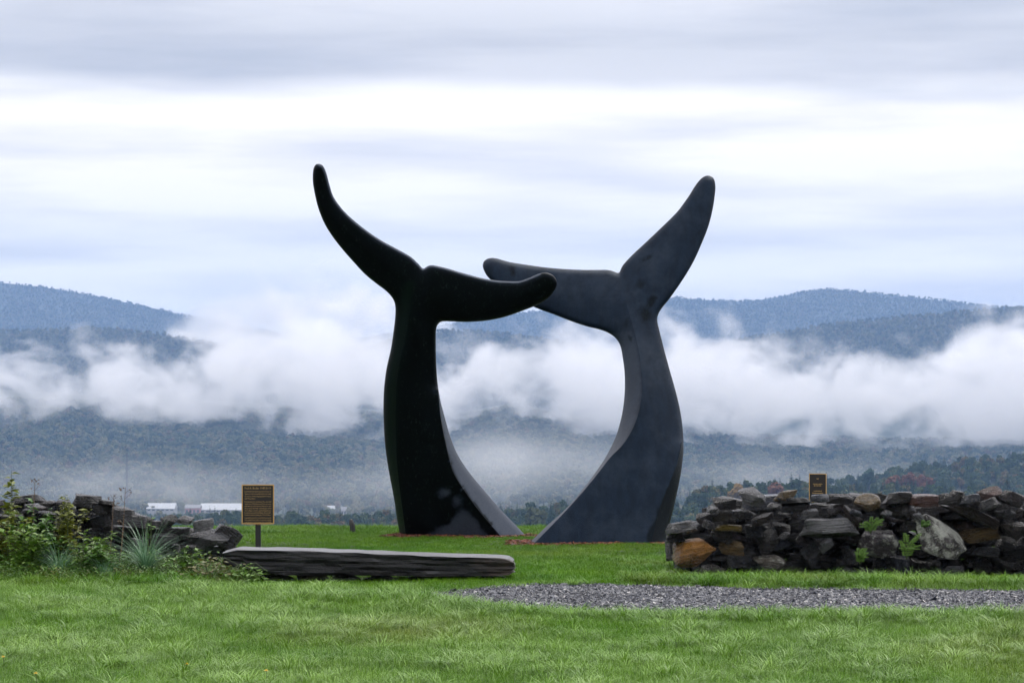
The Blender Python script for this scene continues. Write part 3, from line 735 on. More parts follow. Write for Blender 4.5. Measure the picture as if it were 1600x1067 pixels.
RB = [(1008,490,9,12,0),(979,508,6,15,10),(984,528,5,9,0),(1093,362,8,15,20),(1011,403,20,5,-28),(1002,443,12,9,-40),(990,420,10,5,-60),(1018,470,6,14,30),(800,425,5,8,0)]
polyD = catmull(R_D, 4, False)
def r_wet(p):
    w = max(blob(p, q) for q in RB)*.62
    if p[1] > 690:
        xd = float(np.interp(p[1], polyD[:,1], polyD[:,0])); w = max(w, min(1, .5+(p[0]-xd+max(0,p[1]-770)*.12)/10))
    return w if w > 0 else -.25
def l_split(c): return 'fluke:a' if (c[0] < (661 if c[1] < 419 else 640-(c[1]-419)*.3) and c[1] < 470) else ('fluke:b' if (c[0] > 672 and c[1] < 506) else 'stem')
def r_split(c): return 'fluke:a' if (c[0] < 966 and c[1] < 522 and c[0] < 1010-(c[1]-425)*.35) else ('fluke:b' if (c[1] < 486 and c[0] > 978+(c[1]-426)*.35 or c[1] < 424) else 'stem')
polyC = catmull(R_C, 4, False)
def l_lit_dry(p, d):
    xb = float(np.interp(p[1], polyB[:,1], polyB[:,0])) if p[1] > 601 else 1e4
    return 1. if p[0] > xb+1 else .55*min(1, max(0, 1-l_wet(p))) if p[1] > 740 else (max(0, 1-d/5) if p[1] < 445 else 0)  # light painted on the inner facet and fluke top rim; dry patch lifted too
def r_lit(p, d):
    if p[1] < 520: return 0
    xc = float(np.interp(p[1], polyC[:,1], polyC[:,0])); return max(0, min(1, (p[1]-470)/100))*(.42 if p[0] < xc-1 else 0)  # facet left of ridge C painted paler, as lit by the sky
GRP = 'pair of granite whale tails'
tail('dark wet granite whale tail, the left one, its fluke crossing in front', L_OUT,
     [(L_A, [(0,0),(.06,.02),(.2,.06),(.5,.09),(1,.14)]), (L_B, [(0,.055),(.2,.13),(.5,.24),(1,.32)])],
     (31.25, -.42, -.05, -.6), 845, l_wet, l_green, l_lit_dry, l_split, GRP)
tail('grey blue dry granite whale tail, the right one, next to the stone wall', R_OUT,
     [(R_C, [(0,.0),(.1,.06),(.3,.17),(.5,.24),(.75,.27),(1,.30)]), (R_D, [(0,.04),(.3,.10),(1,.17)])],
     (29.62, .36, -.05, .9), 853, r_wet, lambda p: 0, r_lit, r_split, GRP)

# ================================================================== plaques and posts
M_BRONZE = simple('dark_bronze', (.007,.005,.004), .4, .3, 20); M_GOLD = simple('raised_brass', (.46,.29,.09), .4, .25, 30); M_LETTER = simple('worn_brass_letter', (.42,.27,.09), .5, .3, 30)
M_POST = simple('black_steel', (.012,.012,.013), .45, .2, 10)
def lettering(lines, w, h, top, parent, yoff, size_head):
    dg = None; objs = []; mb = MB(); z = top
    for i, (s, size, justify, gap) in enumerate(lines):
        z -= gap
        cu = bpy.data.curves.new('lettering', 'FONT'); cu.body = s; cu.size = size; cu.resolution_u = 1; cu.extrude = .0008
        o = bpy.data.objects.new('lettering', cu); COL.objects.link(o); objs.append(o)
        bpy.context.view_layer.update(); dg = bpy.context.evaluated_depsgraph_get()
        m = bpy.data.meshes.new_from_object(o.evaluated_get(dg)); vs = [v.co.copy() for v in m.vertices]; fs = [tuple(p.vertices) for p in m.polygons]
        if vs:
            x0, x1 = min(v.x for v in vs), max(v.x for v in vs); k = (w/(x1-x0)) if justify == 'fit' else 1
            k = min(k, w/(x1-x0)); ofs = -w/2 if justify in ('fit', 'left') else -(x1-x0)*k/2
            mb.add([((v.x-x0)*k+ofs, -v.z+yoff, v.y+z) for v in vs], fs)
        bpy.data.meshes.remove(m)
    for o in objs: cu = o.data; bpy.data.objects.remove(o); bpy.data.curves.remove(cu)
    mb.build('lettering', M_LETTER, parent)['kind'] = 'stuff'
def plaque(label, px0, px1, py0, py1, py_foot, d, lines, yaw, bw, name='plaque_sign'):
    sc = d/F; w, h = (px1-px0)*sc, (py1-py0)*sc; c = at((px0+px1)/2, py1, d); zg = gheight(c.x, d)
    e = tag(empty(name, (c.x, d, zg), yaw), label, 'sign'); zb = c.z-zg
    mb = MB(); mb.box((-.026, .03, -.3), (.026, .07, zb+h*.8)); mb.build('post', M_POST, e)
    mb = MB(); mb.box((-w/2, 0, zb), (w/2, .028, zb+h)); pn = mb.build('panel', M_BRONZE, e)
    mb = MB(); y0, y1 = -.012, .012
    for a, q in (((-w/2-.002, y0, zb-.002), (-w/2+bw, y1, zb+h+.002)), ((w/2-bw, y0, zb-.002), (w/2+.002, y1, zb+h+.002)),
                 ((-w/2+bw, y0, zb-.002), (w/2-bw, y1, zb+bw)), ((-w/2+bw, y0, zb+h-bw), (w/2-bw, y1, zb+h+.002))): mb.box(a, q)
    mb.build('border', M_GOLD, pn)
    if lines: lettering(lines, w-2*bw-.04, h, zb+h-bw, pn, -.003, .03)
    return e
T = [('Paul A. Bruhn 1947-2019', .030, 'c', .036)]
for s in ['Paul Bruhn led the Preservation Trust of', 'Vermont with love and dedication for nearly', '40 years as its founding Executive Director']: T.append((s, .0185, 'fit', .0235 if len(T) > 1 else .028))
T.append(('and President.', .0185, 'left', .0225))
for i, s in enumerate(['Paul worked to preserve the essential', 'character of Vermont and in the process', 'empowered and motivated citizens to care', 'and protect the built environment, town', 'and village centers, gathering places,', 'institutions and buildings that make', 'Vermont unique among the United States.']): T.append((s, .0185, 'fit', .0305 if i == 0 else .0215))
for i, s in enumerate(['It would be hard to overstate how much', 'Paul cared about Vermont, the fine details', 'and beauty of good design, the wonderful']): T.append((s, .0185, 'fit', .0285 if i == 0 else .0215))
T.append(('of things based on the greater', .0185, 'left', .0215))
plaque('dark bronze plaque with gold lettering and border on a black post', 378, 428, 757, 818, 856, 28.0, T, math.radians(2), .008)
# small sign behind the wall: its lettering is too worn to read, so only faint raised strokes
e = plaque('small dark sign with thin brass edge standing behind the right stone wall', 1264.5, 1291, 740, 784, 840, 26.8, None, math.radians(-9), .004)
mb = MB(); zb = at(1278, 784, 26.8).z-gheight(2.86, 26.8)
r = random.Random(3)
for z, w in ((.215,.018),(.165,.085),(.15,.07),(.10,.075),(.08,.10)):
    x = -w/2
    while x < w/2:
        l = r.uniform(.004, .013); mb.box((x, -.004, zb+z), (min(x+l, w/2), .001, zb+z+.006)); x += l+.004
mb.build('lettering', M_LETTER, [c for c in e.children if c.name.startswith('panel')][0])['kind'] = 'stuff'
# short dark post on the crest
x, y = (550.5-800)/F*31.6, 31.6; e = tag(empty('marker_post', (x, y, gheight(x, y))), 'short black post on the lawn crest left of the dark tail', 'post')
mb = MB(); mb.tube([(0,0,-.2),(.004,0,.03),(0,0,.10)], [.034,.034,.03], 8); mb.build('shaft', M_POST, e)
mb = MB(); mb.tube([(-.004,0,.095),(-.008,0,.12),(-.016,0,.15),(-.018,0,.16)], [.034,.030,.018,.006], 8); mb.build('cap', M_POST, e)

# ================================================================== stones
def rock_mesh(seed, kind):
    r = random.Random(seed); bm = bmesh.new()
    if kind == 'slab':
        tapA, tapB = r.choice([(1,.80),(1,.88),(.97,.92),(1,.70),(.86,1)]); shx = r.uniform(-.06,.06); tilt = r.uniform(-.14,.14)
        for k in range(11):
            a = 6.283*k/11+r.uniform(-.2, .2); q = r.uniform(.80, 1.0)
            cx, cyy = math.cos(a), math.sin(a); s = 1/max(abs(cx), abs(cyy))**.7
            for zz in (-1, 1): k3 = (tapA if zz < 0 else tapB)*r.uniform(.84, 1.06); bm.verts.new((.5*cx*s*q*k3+zz*shx, .5*cyy*s*q*k3, .5*zz*r.uniform(.45, 1)+tilt*cx))
    elif kind == 'block':
        pw = r.uniform(2.2, 4.0)
        for k in range(15):
            v = Vector((r.gauss(0,1), r.gauss(0,1), r.gauss(0,1))).normalized()
            q = (abs(v.x)**pw+abs(v.y)**pw+abs(v.z)**pw)**(-1/pw); bm.verts.new(v*.5*q*r.uniform(.82, 1.08))
        sh = r.uniform(-.35, .35)
        for v in bm.verts: v.co.x += v.co.z*sh
    else:
        for k in range(30):
            v = Vector((r.gauss(0,1), r.gauss(0,1), r.gauss(0,1))).normalized(); bm.verts.new(v*.5*r.uniform(.80,1.05))
    bmesh.ops.convex_hull(bm, input=bm.verts)
    for v in [v for v in bm.verts if not v.link_faces]: bm.verts.remove(v)
    bmesh.ops.dissolve_limit(bm, angle_limit=.12, verts=bm.verts, edges=bm.edges)
    bmesh.ops.bevel(bm, geom=list(bm.edges), offset=.03, segments=1, affect='EDGES', clamp_overlap=True)
    bmesh.ops.triangulate(bm, faces=bm.faces)
    bmesh.ops.subdivide_edges(bm, edges=[e for e in bm.edges if e.calc_length() > .24], cuts=1)
    bmesh.ops.triangulate(bm, faces=bm.faces)
    for v in bm.verts:
        v.co += mnoise.noise_vector(v.co*2.6+Vector((seed*1.7, 0, 0)))*.055+mnoise.noise_vector(v.co*7+Vector((0, seed*1.3, 0)))*.018
    m = bpy.data.meshes.new('stone'); bm.to_mesh(m); bm.free(); m.materials.append(M_STONE)
    return m
ROCKS = {k: [rock_mesh(200+i*7+j*101, k) for i in range(10)] for j, k in enumerate(('slab','block','round'))}
COLS = {'dark': (.007,.0075,.009,.0), 'black': (.003,.0033,.004,0), 'grey': (.075,.079,.088,.12), 'slate': (.016,.019,.025,.0), 'pale': (.24,.25,.27,.15), 'blue': (.06,.072,.098,.05),
        'ochre': (.34,.15,.018,.0), 'dochre': (.11,.070,.016,.08), 'yellow': (.16,.115,.012,.0), 'brown': (.030,.023,.020,.05), 'purple': (.027,.022,.027,.05), 'rust': (.07,.026,.018,.0), 'white': (.06,.055,.055,.66), 'lich': (.040,.034,.041,.46), 'tan': (.17,.155,.13,.42)}
def stone(parent, px, py, w, h, ang, kind, col, d, depth=None, name='stone', rnd=random):
    m = rnd.choice(ROCKS[kind]); o = bpy.data.objects.new(name, m); COL.objects.link(o); o.parent = parent
    s = d/F; dp = depth or min(.5, max(.16, w*s*rnd.uniform(.7, 1.1)))
    o.location = at(px, py, d+dp*.35)-parent.location
    o.rotation_euler = (rnd.uniform(-.14, .14), -math.radians(ang), rnd.uniform(-.25, .25) if kind != 'round' else rnd.uniform(-1.5, 1.5))
    o.scale = (w*s*1.12, dp, h*s*1.15)
    j = rnd.uniform(.5, 1.05); c = COLS[col]; o.color = (c[0]*j, c[1]*j, c[2]*j, c[3])
    return o
def wall(label, px0, px1, top, d, keys, seed, base_py, sz=1.0):
    rnd = random.Random(seed); e = tag(empty('dry_stone_wall', ((px0+px1)/2*0+ (px0-800)/F*d, d, 0)), label, 'stone wall', 'dry stone walls')
    for k in keys: stone(e, *k[:7], d-(.15 if k[6] in ('pale','white','lich','ochre','tan','blue','grey') else .06), rnd=rnd)
    def covered(px, py, w, h):
        for k in keys:
            if abs(px-k[0]) < (w+k[2])*.36 and abs(py-k[1]) < (h+k[3])*.36: return True
        return False
    for layer, dd in enumerate((.04, .36, .66)):
        py = base_py
        while py > 745:
            h = rnd.uniform(14, 24)*sz
            px = px0+rnd.uniform(-12, 12)
            while px < px1:
                w = rnd.uniform(26, 62)*sz; cxp = px+w/2; tp = float(interp(top, cxp))
                yy = py-h/2+rnd.uniform(-4, 4)
                if yy-h*.5 > tp-1+(2 if layer else 0) and not (layer == 0 and covered(cxp, yy, w, h)):
                    stone(e, cxp, yy, w*1.1, h*1.15, rnd.gauss(0, 7), rnd.choice(['slab','slab','block','round']), rnd.choice(['dark','slate','black','slate','grey','purple','dark','black','grey','blue','black','dark','slate','brown'] if layer < 2 else ['dark','slate']), d+dd, rnd=rnd)
                px += w*rnd.uniform(.84, .97)
            py -= h*.86
    return e
KR = [(1063,825,56,18,4,'slab','grey'),(1053,841,32,12,8,'slab','slate'),(1080,862,84,46,14,'round','ochre'),(1045,900,24,18,0,'block','brown'),(1112,892,44,20,10,'block','brown'),(1143,857,42,22,-8,'block','dochre'),
 (1132,787,38,20,0,'block','dark'),(1174,776,54,26,-12,'round','grey'),(1112,796,18,12,30,'block','pale'),(1161,802,38,17,-4,'round','slate'),(1126,803,36,22,0,'block','dark'),(1100,810,26,17,10,'block','dark'),(1137,825,48,11,-4,'slab','yellow'),(1108,820,20,10,-25,'slab','grey'),
 (1191,811,38,11,20,'slab','brown'),(1227,776,32,17,8,'block','dochre'),(1209,791,24,12,12,'block','grey'),(1240,783,54,9,2,'slab','slate'),(1242,793,46,10,4,'slab','slate'),(1263,803,30,12,4,'slab','grey'),(1280,778,30,11,6,'slab','blue'),
 (1291,823,88,27,3,'slab','pale'),(1196,850,36,40,0,'block','dark'),(1128,838,40,22,0,'block','dark'),(1225,839,22,14,20,'block','grey'),(1202,878,54,25,-8,'round','tan'),(1268,870,36,46,0,'block','slate'),(1290,851,24,20,30,'block','pale'),(1158,876,42,18,0,'slab','slate'),
 (1311,779,42,20,-8,'block','black'),(1357,785,52,29,4,'round','dochre'),(1402,778,48,18,0,'slab','dark'),(1441,781,52,18,-3,'slab','rust'),(1326,803,44,13,-42,'slab','brown'),(1304,797,30,15,0,'block','purple'),(1338,801,18,11,-30,'block','blue'),(1385,802,14,8,-20,'slab','pale'),(1407,799,52,30,0,'round','dark'),
 (1372,848,58,52,-14,'block','lich'),(1466,843,62,82,28,'block','white'),(1330,871,30,30,20,'block','slate'),(1518,803,96,18,-26,'slab','brown'),(1530,836,62,25,10,'block','dochre'),(1515,780,32,14,4,'slab','blue'),(1480,783,42,24,12,'block','dark'),(1496,772,30,10,-14,'slab','black'),
 (1545,773,38,20,8,'block','rust'),(1579,778,44,20,-22,'slab','purple'),(1545,788,40,16,14,'slab','grey'),(1572,805,34,16,-6,'block','slate'),(1587,830,44,28,-6,'block','brown'),(1539,862,46,16,-6,'slab','slate'),(1489,890,32,10,0,'slab','grey'),(1417,828,34,30,0,'block','black'),(1436,809,10,16,40,'slab','pale'),(1622,782,44,24,0,'block','dark'),(1640,815,60,26,4,'slab','grey')]
TOPR = [(1030,815),(1085,806),(1105,790),(1125,780),(1150,768),(1200,773),(1260,779),(1310,772),(1400,772),(1480,774),(1550,768),(1600,774),(1800,776)]
wall('rough dry stone wall right of the sculptures, with ochre and lichened stones', 1052, 1760, TOPR, 24.15, KR, 5, 908)
KL = [(42,780,62,13,3,'slab','slate'),(76,788,26,12,0,'block','dark'),(136,783,46,20,-3,'slab','dark'),(167,785,28,7,-6,'slab','dark'),(155,794,40,14,-3,'slab','dark'),(184,797,32,15,-5,'block','dark'),(194,802,38,16,-8,'slab','grey'),(210,811,42,17,-10,'slab','grey'),
 (123,808,42,20,0,'block','black'),(157,817,42,23,4,'block','slate'),(226,813,32,16,0,'block','dark'),(262,815,28,19,0,'block','black'),(287,817,30,22,-12,'block','pale'),(318,820,34,17,12,'slab','pale'),(322,843,66,26,-2,'block','grey'),(352,838,44,36,-38,'slab','dark'),(192,829,38,16,-12,'slab','purple'),(142,836,32,20,0,'block','dark'),(168,837,34,18,0,'block','slate'),(249,827,38,16,5,'slab','dark'),(100,790,30,16,0,'slab','dark'),(20,790,36,14,0,'slab','dark'),(240,820,40,14,-4,'slab','slate'),(276,832,44,16,3,'slab','dark'),(254,842,48,18,0,'slab','grey'),(300,842,40,18,-6,'block','dark'),(225,830,40,16,-3,'slab','dark')]
TOPL = [(-300,778),(0,780),(70,782),(120,784),(165,790),(190,800),(230,812),(270,818),(330,826),(370,850),(380,870)]
wall('low dark stone wall behind the weeds on the left, sloping down to the bench', -190, 366, TOPL, 24.6, KL, 6, 892, .72)

# ------------------------------------------------------------------ the long slab bench
D = 23.45; s = D/F; xa, xb = (352-800)*s, (803-800)*s
e = tag(empty('stone_bench', ((xa+xb)/2, D, 0)), 'long low bench of one dark split slate slab beside the gravel path', 'bench')
bm = bmesh.new(); bmesh.ops.create_cube(bm, size=1)
bmesh.ops.subdivide_edges(bm, edges=[q for q in bm.edges if abs((q.verts[0].co-q.verts[1].co).x) > .5], cuts=60)
bmesh.ops.subdivide_edges(bm, edges=[q for q in bm.edges if abs((q.verts[0].co-q.verts[1].co).z) > .5], cuts=7)
bmesh.ops.subdivide_edges(bm, edges=[q for q in bm.edges if abs((q.verts[0].co-q.verts[1].co).y) > .5], cuts=7)
Lb = xb-xa
for v in bm.verts:
    u = v.co.x+.5; px = 352+451*u
    zt = EYE-(np.interp(px, [352,375,420,500,600,700,780,795,803],[861,856,856.5,858.5,862.5,866,868,869.5,874])-HY)*s
    zbm = EYE-(np.interp(px, [352,400,450,560,700,770,795,803],[880,892,897,897,898,897,896,892])-HY)*s
    yy = v.co.y*.44
    lay = mnoise.noise(Vector((u*7, 1.7, v.co.z*9)))*.028+mnoise.noise(Vector((u*22, v.co.y*3, v.co.z*14)))*.012
    if v.co.y < -.49: yy -= lay-.05*(.5-v.co.z)
    zz = zbm+(zt-zbm)*(v.co.z+.5)
    if v.co.z > .49: zz += .008*mnoise.noise(Vector((u*12, v.co.y*4, 3)))-(.006*max(0, -v.co.y-.42)*10)
    xx = xa+Lb*u
    if u > .985: xx += .035*mnoise.noise(Vector((v.co.y*5, v.co.z*6, 4)))-.05*abs(v.co.z)*abs(v.co.y)
    v.co = (xx-(xa+xb)/2, yy+.02*math.sin(u*5), zz)
m = bpy.data.meshes.new('slab'); bm.to_mesh(m); bm.free(); m.materials.append(M_SLAB)
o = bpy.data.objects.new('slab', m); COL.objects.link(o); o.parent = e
for (px, py, w, h, a, k, c) in [(430,904,60,18,0,'block','dark'),(490,902,46,12,4,'slab','brown'),(540,904,54,12,-3,'slab','grey'),(600,905,60,14,0,'block','dark'),(665,905,56,13,2,'slab','dark'),(720,905,50,14,0,'block','black'),(772,906,58,13,-8,'slab','dark')]:
    stone(e, px, py, w, h, a, k, c, D-.12, .36)

# ================================================================== plants
def pl_mat(name, stops, rough=.45): return leaf_mat(name, stops, rough, .5, .25, 6)
M_WEED = pl_mat('weed_leaf', [(0,(.045,.125,.012)),(.6,(.085,.20,.020)),(1,(.15,.25,.03))]); M_GOLDEN = pl_mat('goldenrod_leaf', [(0,(.12,.17,.02)),(1,(.30,.26,.03))])
M_STEM = simple('weed_stem', (.06,.09,.03), .6, .3, 10); M_DRY = simple('dry_stem', (.12,.075,.045), .7, .3, 10)
M_BLUEGRASS = pl_mat('dewy_blade', [(0,(.09,.20,.10)),(1,(.16,.29,.17))], .35); M_FERN = pl_mat('fern_leaf', [(0,(.05,.13,.012)),(1,(.10,.21,.02))])
M_BROWNLEAF = pl_mat('autumn_weed_leaf', [(0,(.06,.085,.014)),(1,(.14,.12,.022))])
def tussock(label, px, py, hpx, spread, n, d, seed, mt=None):
    r = random.Random(seed); s = d/F; x = (px-800)*s; mb = MB()
    for k in range(n):
        a = r.uniform(0, 6.28); dr = Vector((math.cos(a), math.sin(a)*.8, 0)); L = hpx*s*r.uniform(.6, 1.35)
        mb.blade(dr*.05*r.random(), dr*spread, L, r.uniform(.0018, .0034), r.uniform(.35, 1.4), 0, 7)
    z = gheight(x, d)
    return tag(mb.build('grass_tussock', mt or M_BLUEGRASS, loc=(x, d, z)), label, 'grass tussock')
tussock('large pale dewy grass tussock in front of the sloping wall end', 228, 880, 104, 1.15, 300, 23.6, 1)
tussock('mid sized pale grass tussock left of the largest one', 92, 880, 88, .9, 170, 23.45, 2)
tussock('small pale grass tussock low between the two larger ones', 165, 890, 54, 1.0, 130, 23.3, 3)
tussock('tall dark green grass clump at the left edge of the photo', 22, 880, 62, .7, 90, 23.6, 4, M_WEED)
def weed(name, label, px, py_top, d, leafm, nst=3, spread=.1, seed=1, leafL=.045, dense=26, headm=None, cat='weed', z0=0., group=None):
    r = random.Random(seed); top = at(px, py_top, d); x = top.x; zg = gheight(x, d)+z0; H = top.z-zg
    e = tag(empty(name, (x, d, zg)), label, cat, group); ms, ml, mh = MB(), MB(), MB()
    for k in range(nst):
        h = H*(1 if k == 0 else r.uniform(.6, .95)); lean = Vector((r.uniform(-1,1)*spread, r.uniform(-1,1)*spread*.6, 0)) if k else Vector((.01,0,0))
        b0 = Vector((r.uniform(-.04,.04), r.uniform(-.04,.04), -.02)); P = [b0+lean*(t*t)+Vector((0,0,h*t)) for t in (0,.25,.5,.75,1)]
        ms.tube(P, [.005,.0045,.004,.003,.0015], 5)
        for i in range(dense):
            t = r.uniform(.12, 1); p = b0+lean*t*t+Vector((0,0,h*t)); a = r.uniform(0, 6.28); dr = Vector((math.cos(a), math.sin(a), r.uniform(-.1,.7)))
            L = leafL*r.uniform(.6, 1.4)*(1.2-.5*t); (mh if (headm and t > .72) else ml).leaf(p, dr, (-dr.y, dr.x, r.uniform(-.4,.4)), L, L*.28, r.uniform(0,.5))
        if headm:
            for i in range(26):
                p = b0+lean+Vector((r.gauss(0,.025), r.gauss(0,.025), h-r.random()*.12)); a = r.uniform(0,6.28)
                mh.leaf(p, (math.cos(a), math.sin(a), .5), (-math.sin(a), math.cos(a), 0), .022, .008, .1)
    st_ = ms.build('stem', M_STEM, e); ml.build('foliage', leafm, e)
    if headm: mh.build('flower_head', headm, st_)['kind'] = 'stuff'
    return e
weed('tall_weed', 'tall single leafy weed rising above the wall at the far left', 17, 732, 24.2, M_GOLDEN, 2, .03, 11, .10, 80)
weed('goldenrod', 'yellowing goldenrod bush leaning on the left wall', 100, 768, 24.0, M_GOLDEN, 11, .16, 12, .075, 60, M_GOLDEN)
weed('goldenrod', 'short green goldenrod between the tall weed and the yellowing bush', 52, 775, 23.95, M_WEED, 11, .2, 13, .085, 60)
weed('goldenrod', 'dark leafy weed beneath the yellowing goldenrod', 75, 810, 23.8, M_WEED, 12, .24, 14, .085, 60)
weed('leafy_weed', 'leafy weed cut off by the left edge of the photo', 6, 795, 23.8, M_GOLDEN, 10, .2, 15, .08, 60)
weed('leafy_weed', 'bright green leafy weed just right of the yellowing goldenrod', 138, 824, 23.6, M_WEED, 9, .2, 31, .075, 46)
weed('leafy_weed', 'bright green leafy weed between the two pale tussocks', 158, 842, 23.45, M_WEED, 9, .2, 32, .07, 46)
weed('leafy_weed', 'bright green weed under the tall weed at the left edge', 34, 812, 23.5, M_WEED, 11, .22, 33, .08, 56)
weed('leafy_weed', 'low bright weed right of the largest tussock', 288, 850, 23.4, M_WEED, 8, .2, 34, .06, 40)
weed('leafy_weed', 'small sprig growing over the wall behind the large tussock', 237, 800, 24.4, M_WEED, 3, .06, 16, .05, 16)
def dry_stem(label, px, top, d, seed, heads=3):
    r = random.Random(seed); tp = at(px, top, d); zg = gheight(tp.x, d); H = tp.z-zg; e = tag(empty('dry_stem', (tp.x, d, zg)), label, 'dry stem')
    mb = MB(); mb.tube([(-.05,0,0),(-.02,0,H*.5),(0,0,H)], [.0035,.003,.002], 5)
    for k in range(heads):
        z = H*(1-.06*k); mb.tube([(0,0,z-.05),(r.uniform(-.06,.06),0,z+.0)], .0015, 4)
    mb.build('stalk', M_DRY, e); mb = MB()
    for k in range(heads*3):
        p = Vector((r.uniform(-.05,.05), r.uniform(-.02,.02), H-r.random()*.10)); 
        for j in range(5): mb.leaf(p, (r.uniform(-1,1), r.uniform(-1,1), r.uniform(-.5,1)), (r.uniform(-1,1), r.uniform(-1,1), .1), .016, .007, .1)
    mb.build('seed_head', M_DRY, e)['kind'] = 'stuff'
dry_stem('thin bent dry stem between tall weed and goldenrod', 55, 747, 24.1, 1, 2)
dry_stem('dry seed stalk in front of the radio mast', 196, 761, 24.2, 2, 3)
dry_stem('lower dry seed stalk just left of the mast', 178, 772, 24.2, 3, 3)
dry_stem('orange dry stalk in front of the dark wall stones', 193, 812, 23.9, 4, 1)
def bramble(label, px, py, d, w, h, seed, mt, n=170, name='bramble', L=.045, z0=0, cat='plant'):
    r = random.Random(seed); x = (px-800)/F*d; zg = gheight(x, d)+z0; e = tag(empty(name, (x, d, zg)), label, cat); ms, ml = MB(), MB()
    for k in range(10):
        a = r.uniform(0,6.28); ex = Vector((math.cos(a)*w*r.uniform(.4,1), math.sin(a)*.2, 0)); hh = h*r.uniform(.5, 1)
        ms.tube([(0,0,-.02), ex*.4+Vector((0,0,hh)), ex+Vector((0,0,hh*.6))], .0025, 4)
    for k in range(n):
        p = Vector((r.gauss(0,.42)*w, r.gauss(0,.10), abs(r.gauss(.45,.3))*h)); p.z = max(.01, min(h, p.z*(1-.5*abs(p.x)/w))); a = r.uniform(0,6.28)
        l = L*r.uniform(.6,1.3); ml.leaf(p, (math.cos(a), math.sin(a)-.3, r.uniform(-.2,.5)), (-math.sin(a), math.cos(a), .2), l, l*.38, .3)
    ms.build('stem', M_STEM, e); ml.build('foliage', mt, e); return e
bramble('low olive bramble covering the left end of the bench', 330, 890, 23.15, .32, .22, 21, M_BROWNLEAF, 260)
bramble('dark green creeper at the foot of the bench', 385, 900, 23.1, .22, .18, 22, M_WEED, 220)
bramble('green creeper spray below the pale boulders of the wall end', 285, 885, 23.3, .25, .2, 23, M_WEED, 220)
def fern(label, px, py, d, w, h, seed):
    r = random.Random(seed); c = at(px, py, d); e = tag(empty('fern', (c.x, d, c.z-h/2)), label, 'fern'); ms, ml = MB(), MB()
    for k in range(15):
        a = r.uniform(-2.4, 2.4); tip = Vector((math.sin(a)*w*r.uniform(.5,1), -.05-.06*r.random(), h*r.uniform(.35,1.0)))
        ms.tube([(0,0,0), tip*.5+Vector((0,0,h*.18)), tip], .002, 4)
        for i in range(8):
            t = .2+.8*i/7; p = tip*t+Vector((0,0,h*.18*(1-abs(2*t-1))))
            for sd_ in (-1,1): ml.leaf(p, (sd_*.8+tip.x*.5, -.25, .25), (0,.3,1), .030*(1.15-.6*t), .0055, .25)
    ms.build('stem', M_STEM, e); ml.build('foliage', M_FERN, e)
fern('bright green fern above the lichened purple stone', 1360, 818, 23.85, .10, .16, 1)
fern('bright green fern between the two lichened boulders', 1416, 853, 23.8, .12, .22, 2)
fern('small green fern left of the lichened purple stone', 1343, 868, 23.8, .05, .14, 3)
fern('tiny fern sprig beside the white lichened boulder', 1444, 818, 23.95, .035, .07, 4)
# undergrowth along the foot of the left wall and the bench
UG = []
for k in range(5):
    r = random.Random(300+k); mb = MB()
    for i in range(46):
        a = r.uniform(0,6.28); p = Vector((r.gauss(0,.06), r.gauss(0,.05), abs(r.gauss(.07,.05)))); l = r.uniform(.02,.05)
        mb.leaf(p, (math.cos(a), math.sin(a), r.uniform(0,.9)), (-math.sin(a), math.cos(a), .1), l, l*.3, .3)
    for i in range(14):
        a = r.uniform(0,6.28); mb.blade((r.gauss(0,.04), r.gauss(0,.04), 0), Vector((math.cos(a), math.sin(a), 0)), r.uniform(.12,.26), .003, r.uniform(.3,.9), 0, 4)
    UG.append(mb.build('undergrowth_proto', M_WEED, link=False))
for k in range(2):
    r = random.Random(320+k); mb = MB()
    for i in range(50):
        a = r.uniform(0,6.28); p = Vector((r.gauss(0,.06), r.gauss(0,.05), abs(r.gauss(.08,.05)))); l = r.uniform(.02,.045)
        mb.leaf(p, (math.cos(a), math.sin(a), r.uniform(0,.9)), (-math.sin(a), math.cos(a), .1), l, l*.35, .3)
    UG.append(mb.build('undergrowth_z_proto', M_BROWNLEAF, link=False))
C_UG = proto_collection('undergrowth_protos', UG)
P = []; S = []; idx = []
for k in range(1500):
    x = random.uniform(-6.4, -2.15); y = random.uniform(23.0, 24.25); t = (x+6.4)/4.25
    s = random.uniform(.7, 1.3)*(1.9-1.15*t)*(.5+.5*(y-23.0)/1.2); P.append((x, y, gheight(x, y))); S.append((s, s, s)); idx.append(random.choice([0,1,2,3,4,0,1,2,3,4,5,6]))
R = np.zeros((len(P), 3)); R[:, 2] = RNG.uniform(0, 6.28, len(P))
scatter('undergrowth', P, R, S, idx, C_UG, None, 'tangled low weeds along the foot of the left wall', 'weeds')
# dandelions
M_YEL = simple('dandelion_yellow', (.75,.48,.02), .6, .15, 60)
for i, (px, py, lb) in enumerate([(5,1040,'yellow dandelion at the very left edge of the near lawn'),(56,1065,'yellow dandelion on the bottom edge of the photo'),(292,1050,'small yellow dandelion, middle of the near lawn flowers'),(416,1061,'small yellow dandelion farthest right in the near lawn')]):
    x, y = gxy(px, py+8); e = tag(empty('dandelion', (x, y, gheight(x, y))), lb, 'flower', 'dandelions in the near lawn')
    mb = MB(); mb.tube([(0,0,0),(.004,0,.04),(0,0,.075)], .0016, 5); mb.build('stem', M_STEM, e); mb = MB(); r = random.Random(i)
    for k in range(34):
        a = 6.283*k/17; el_ = .15+.6*(k//17); mb.leaf((0,0,.074+.002*(k//17)), (math.cos(a), math.sin(a), el_), (-math.sin(a), math.cos(a), 0), .015-.005*(k//17), .003, 0)
    mb.build('flower', M_YEL, e)

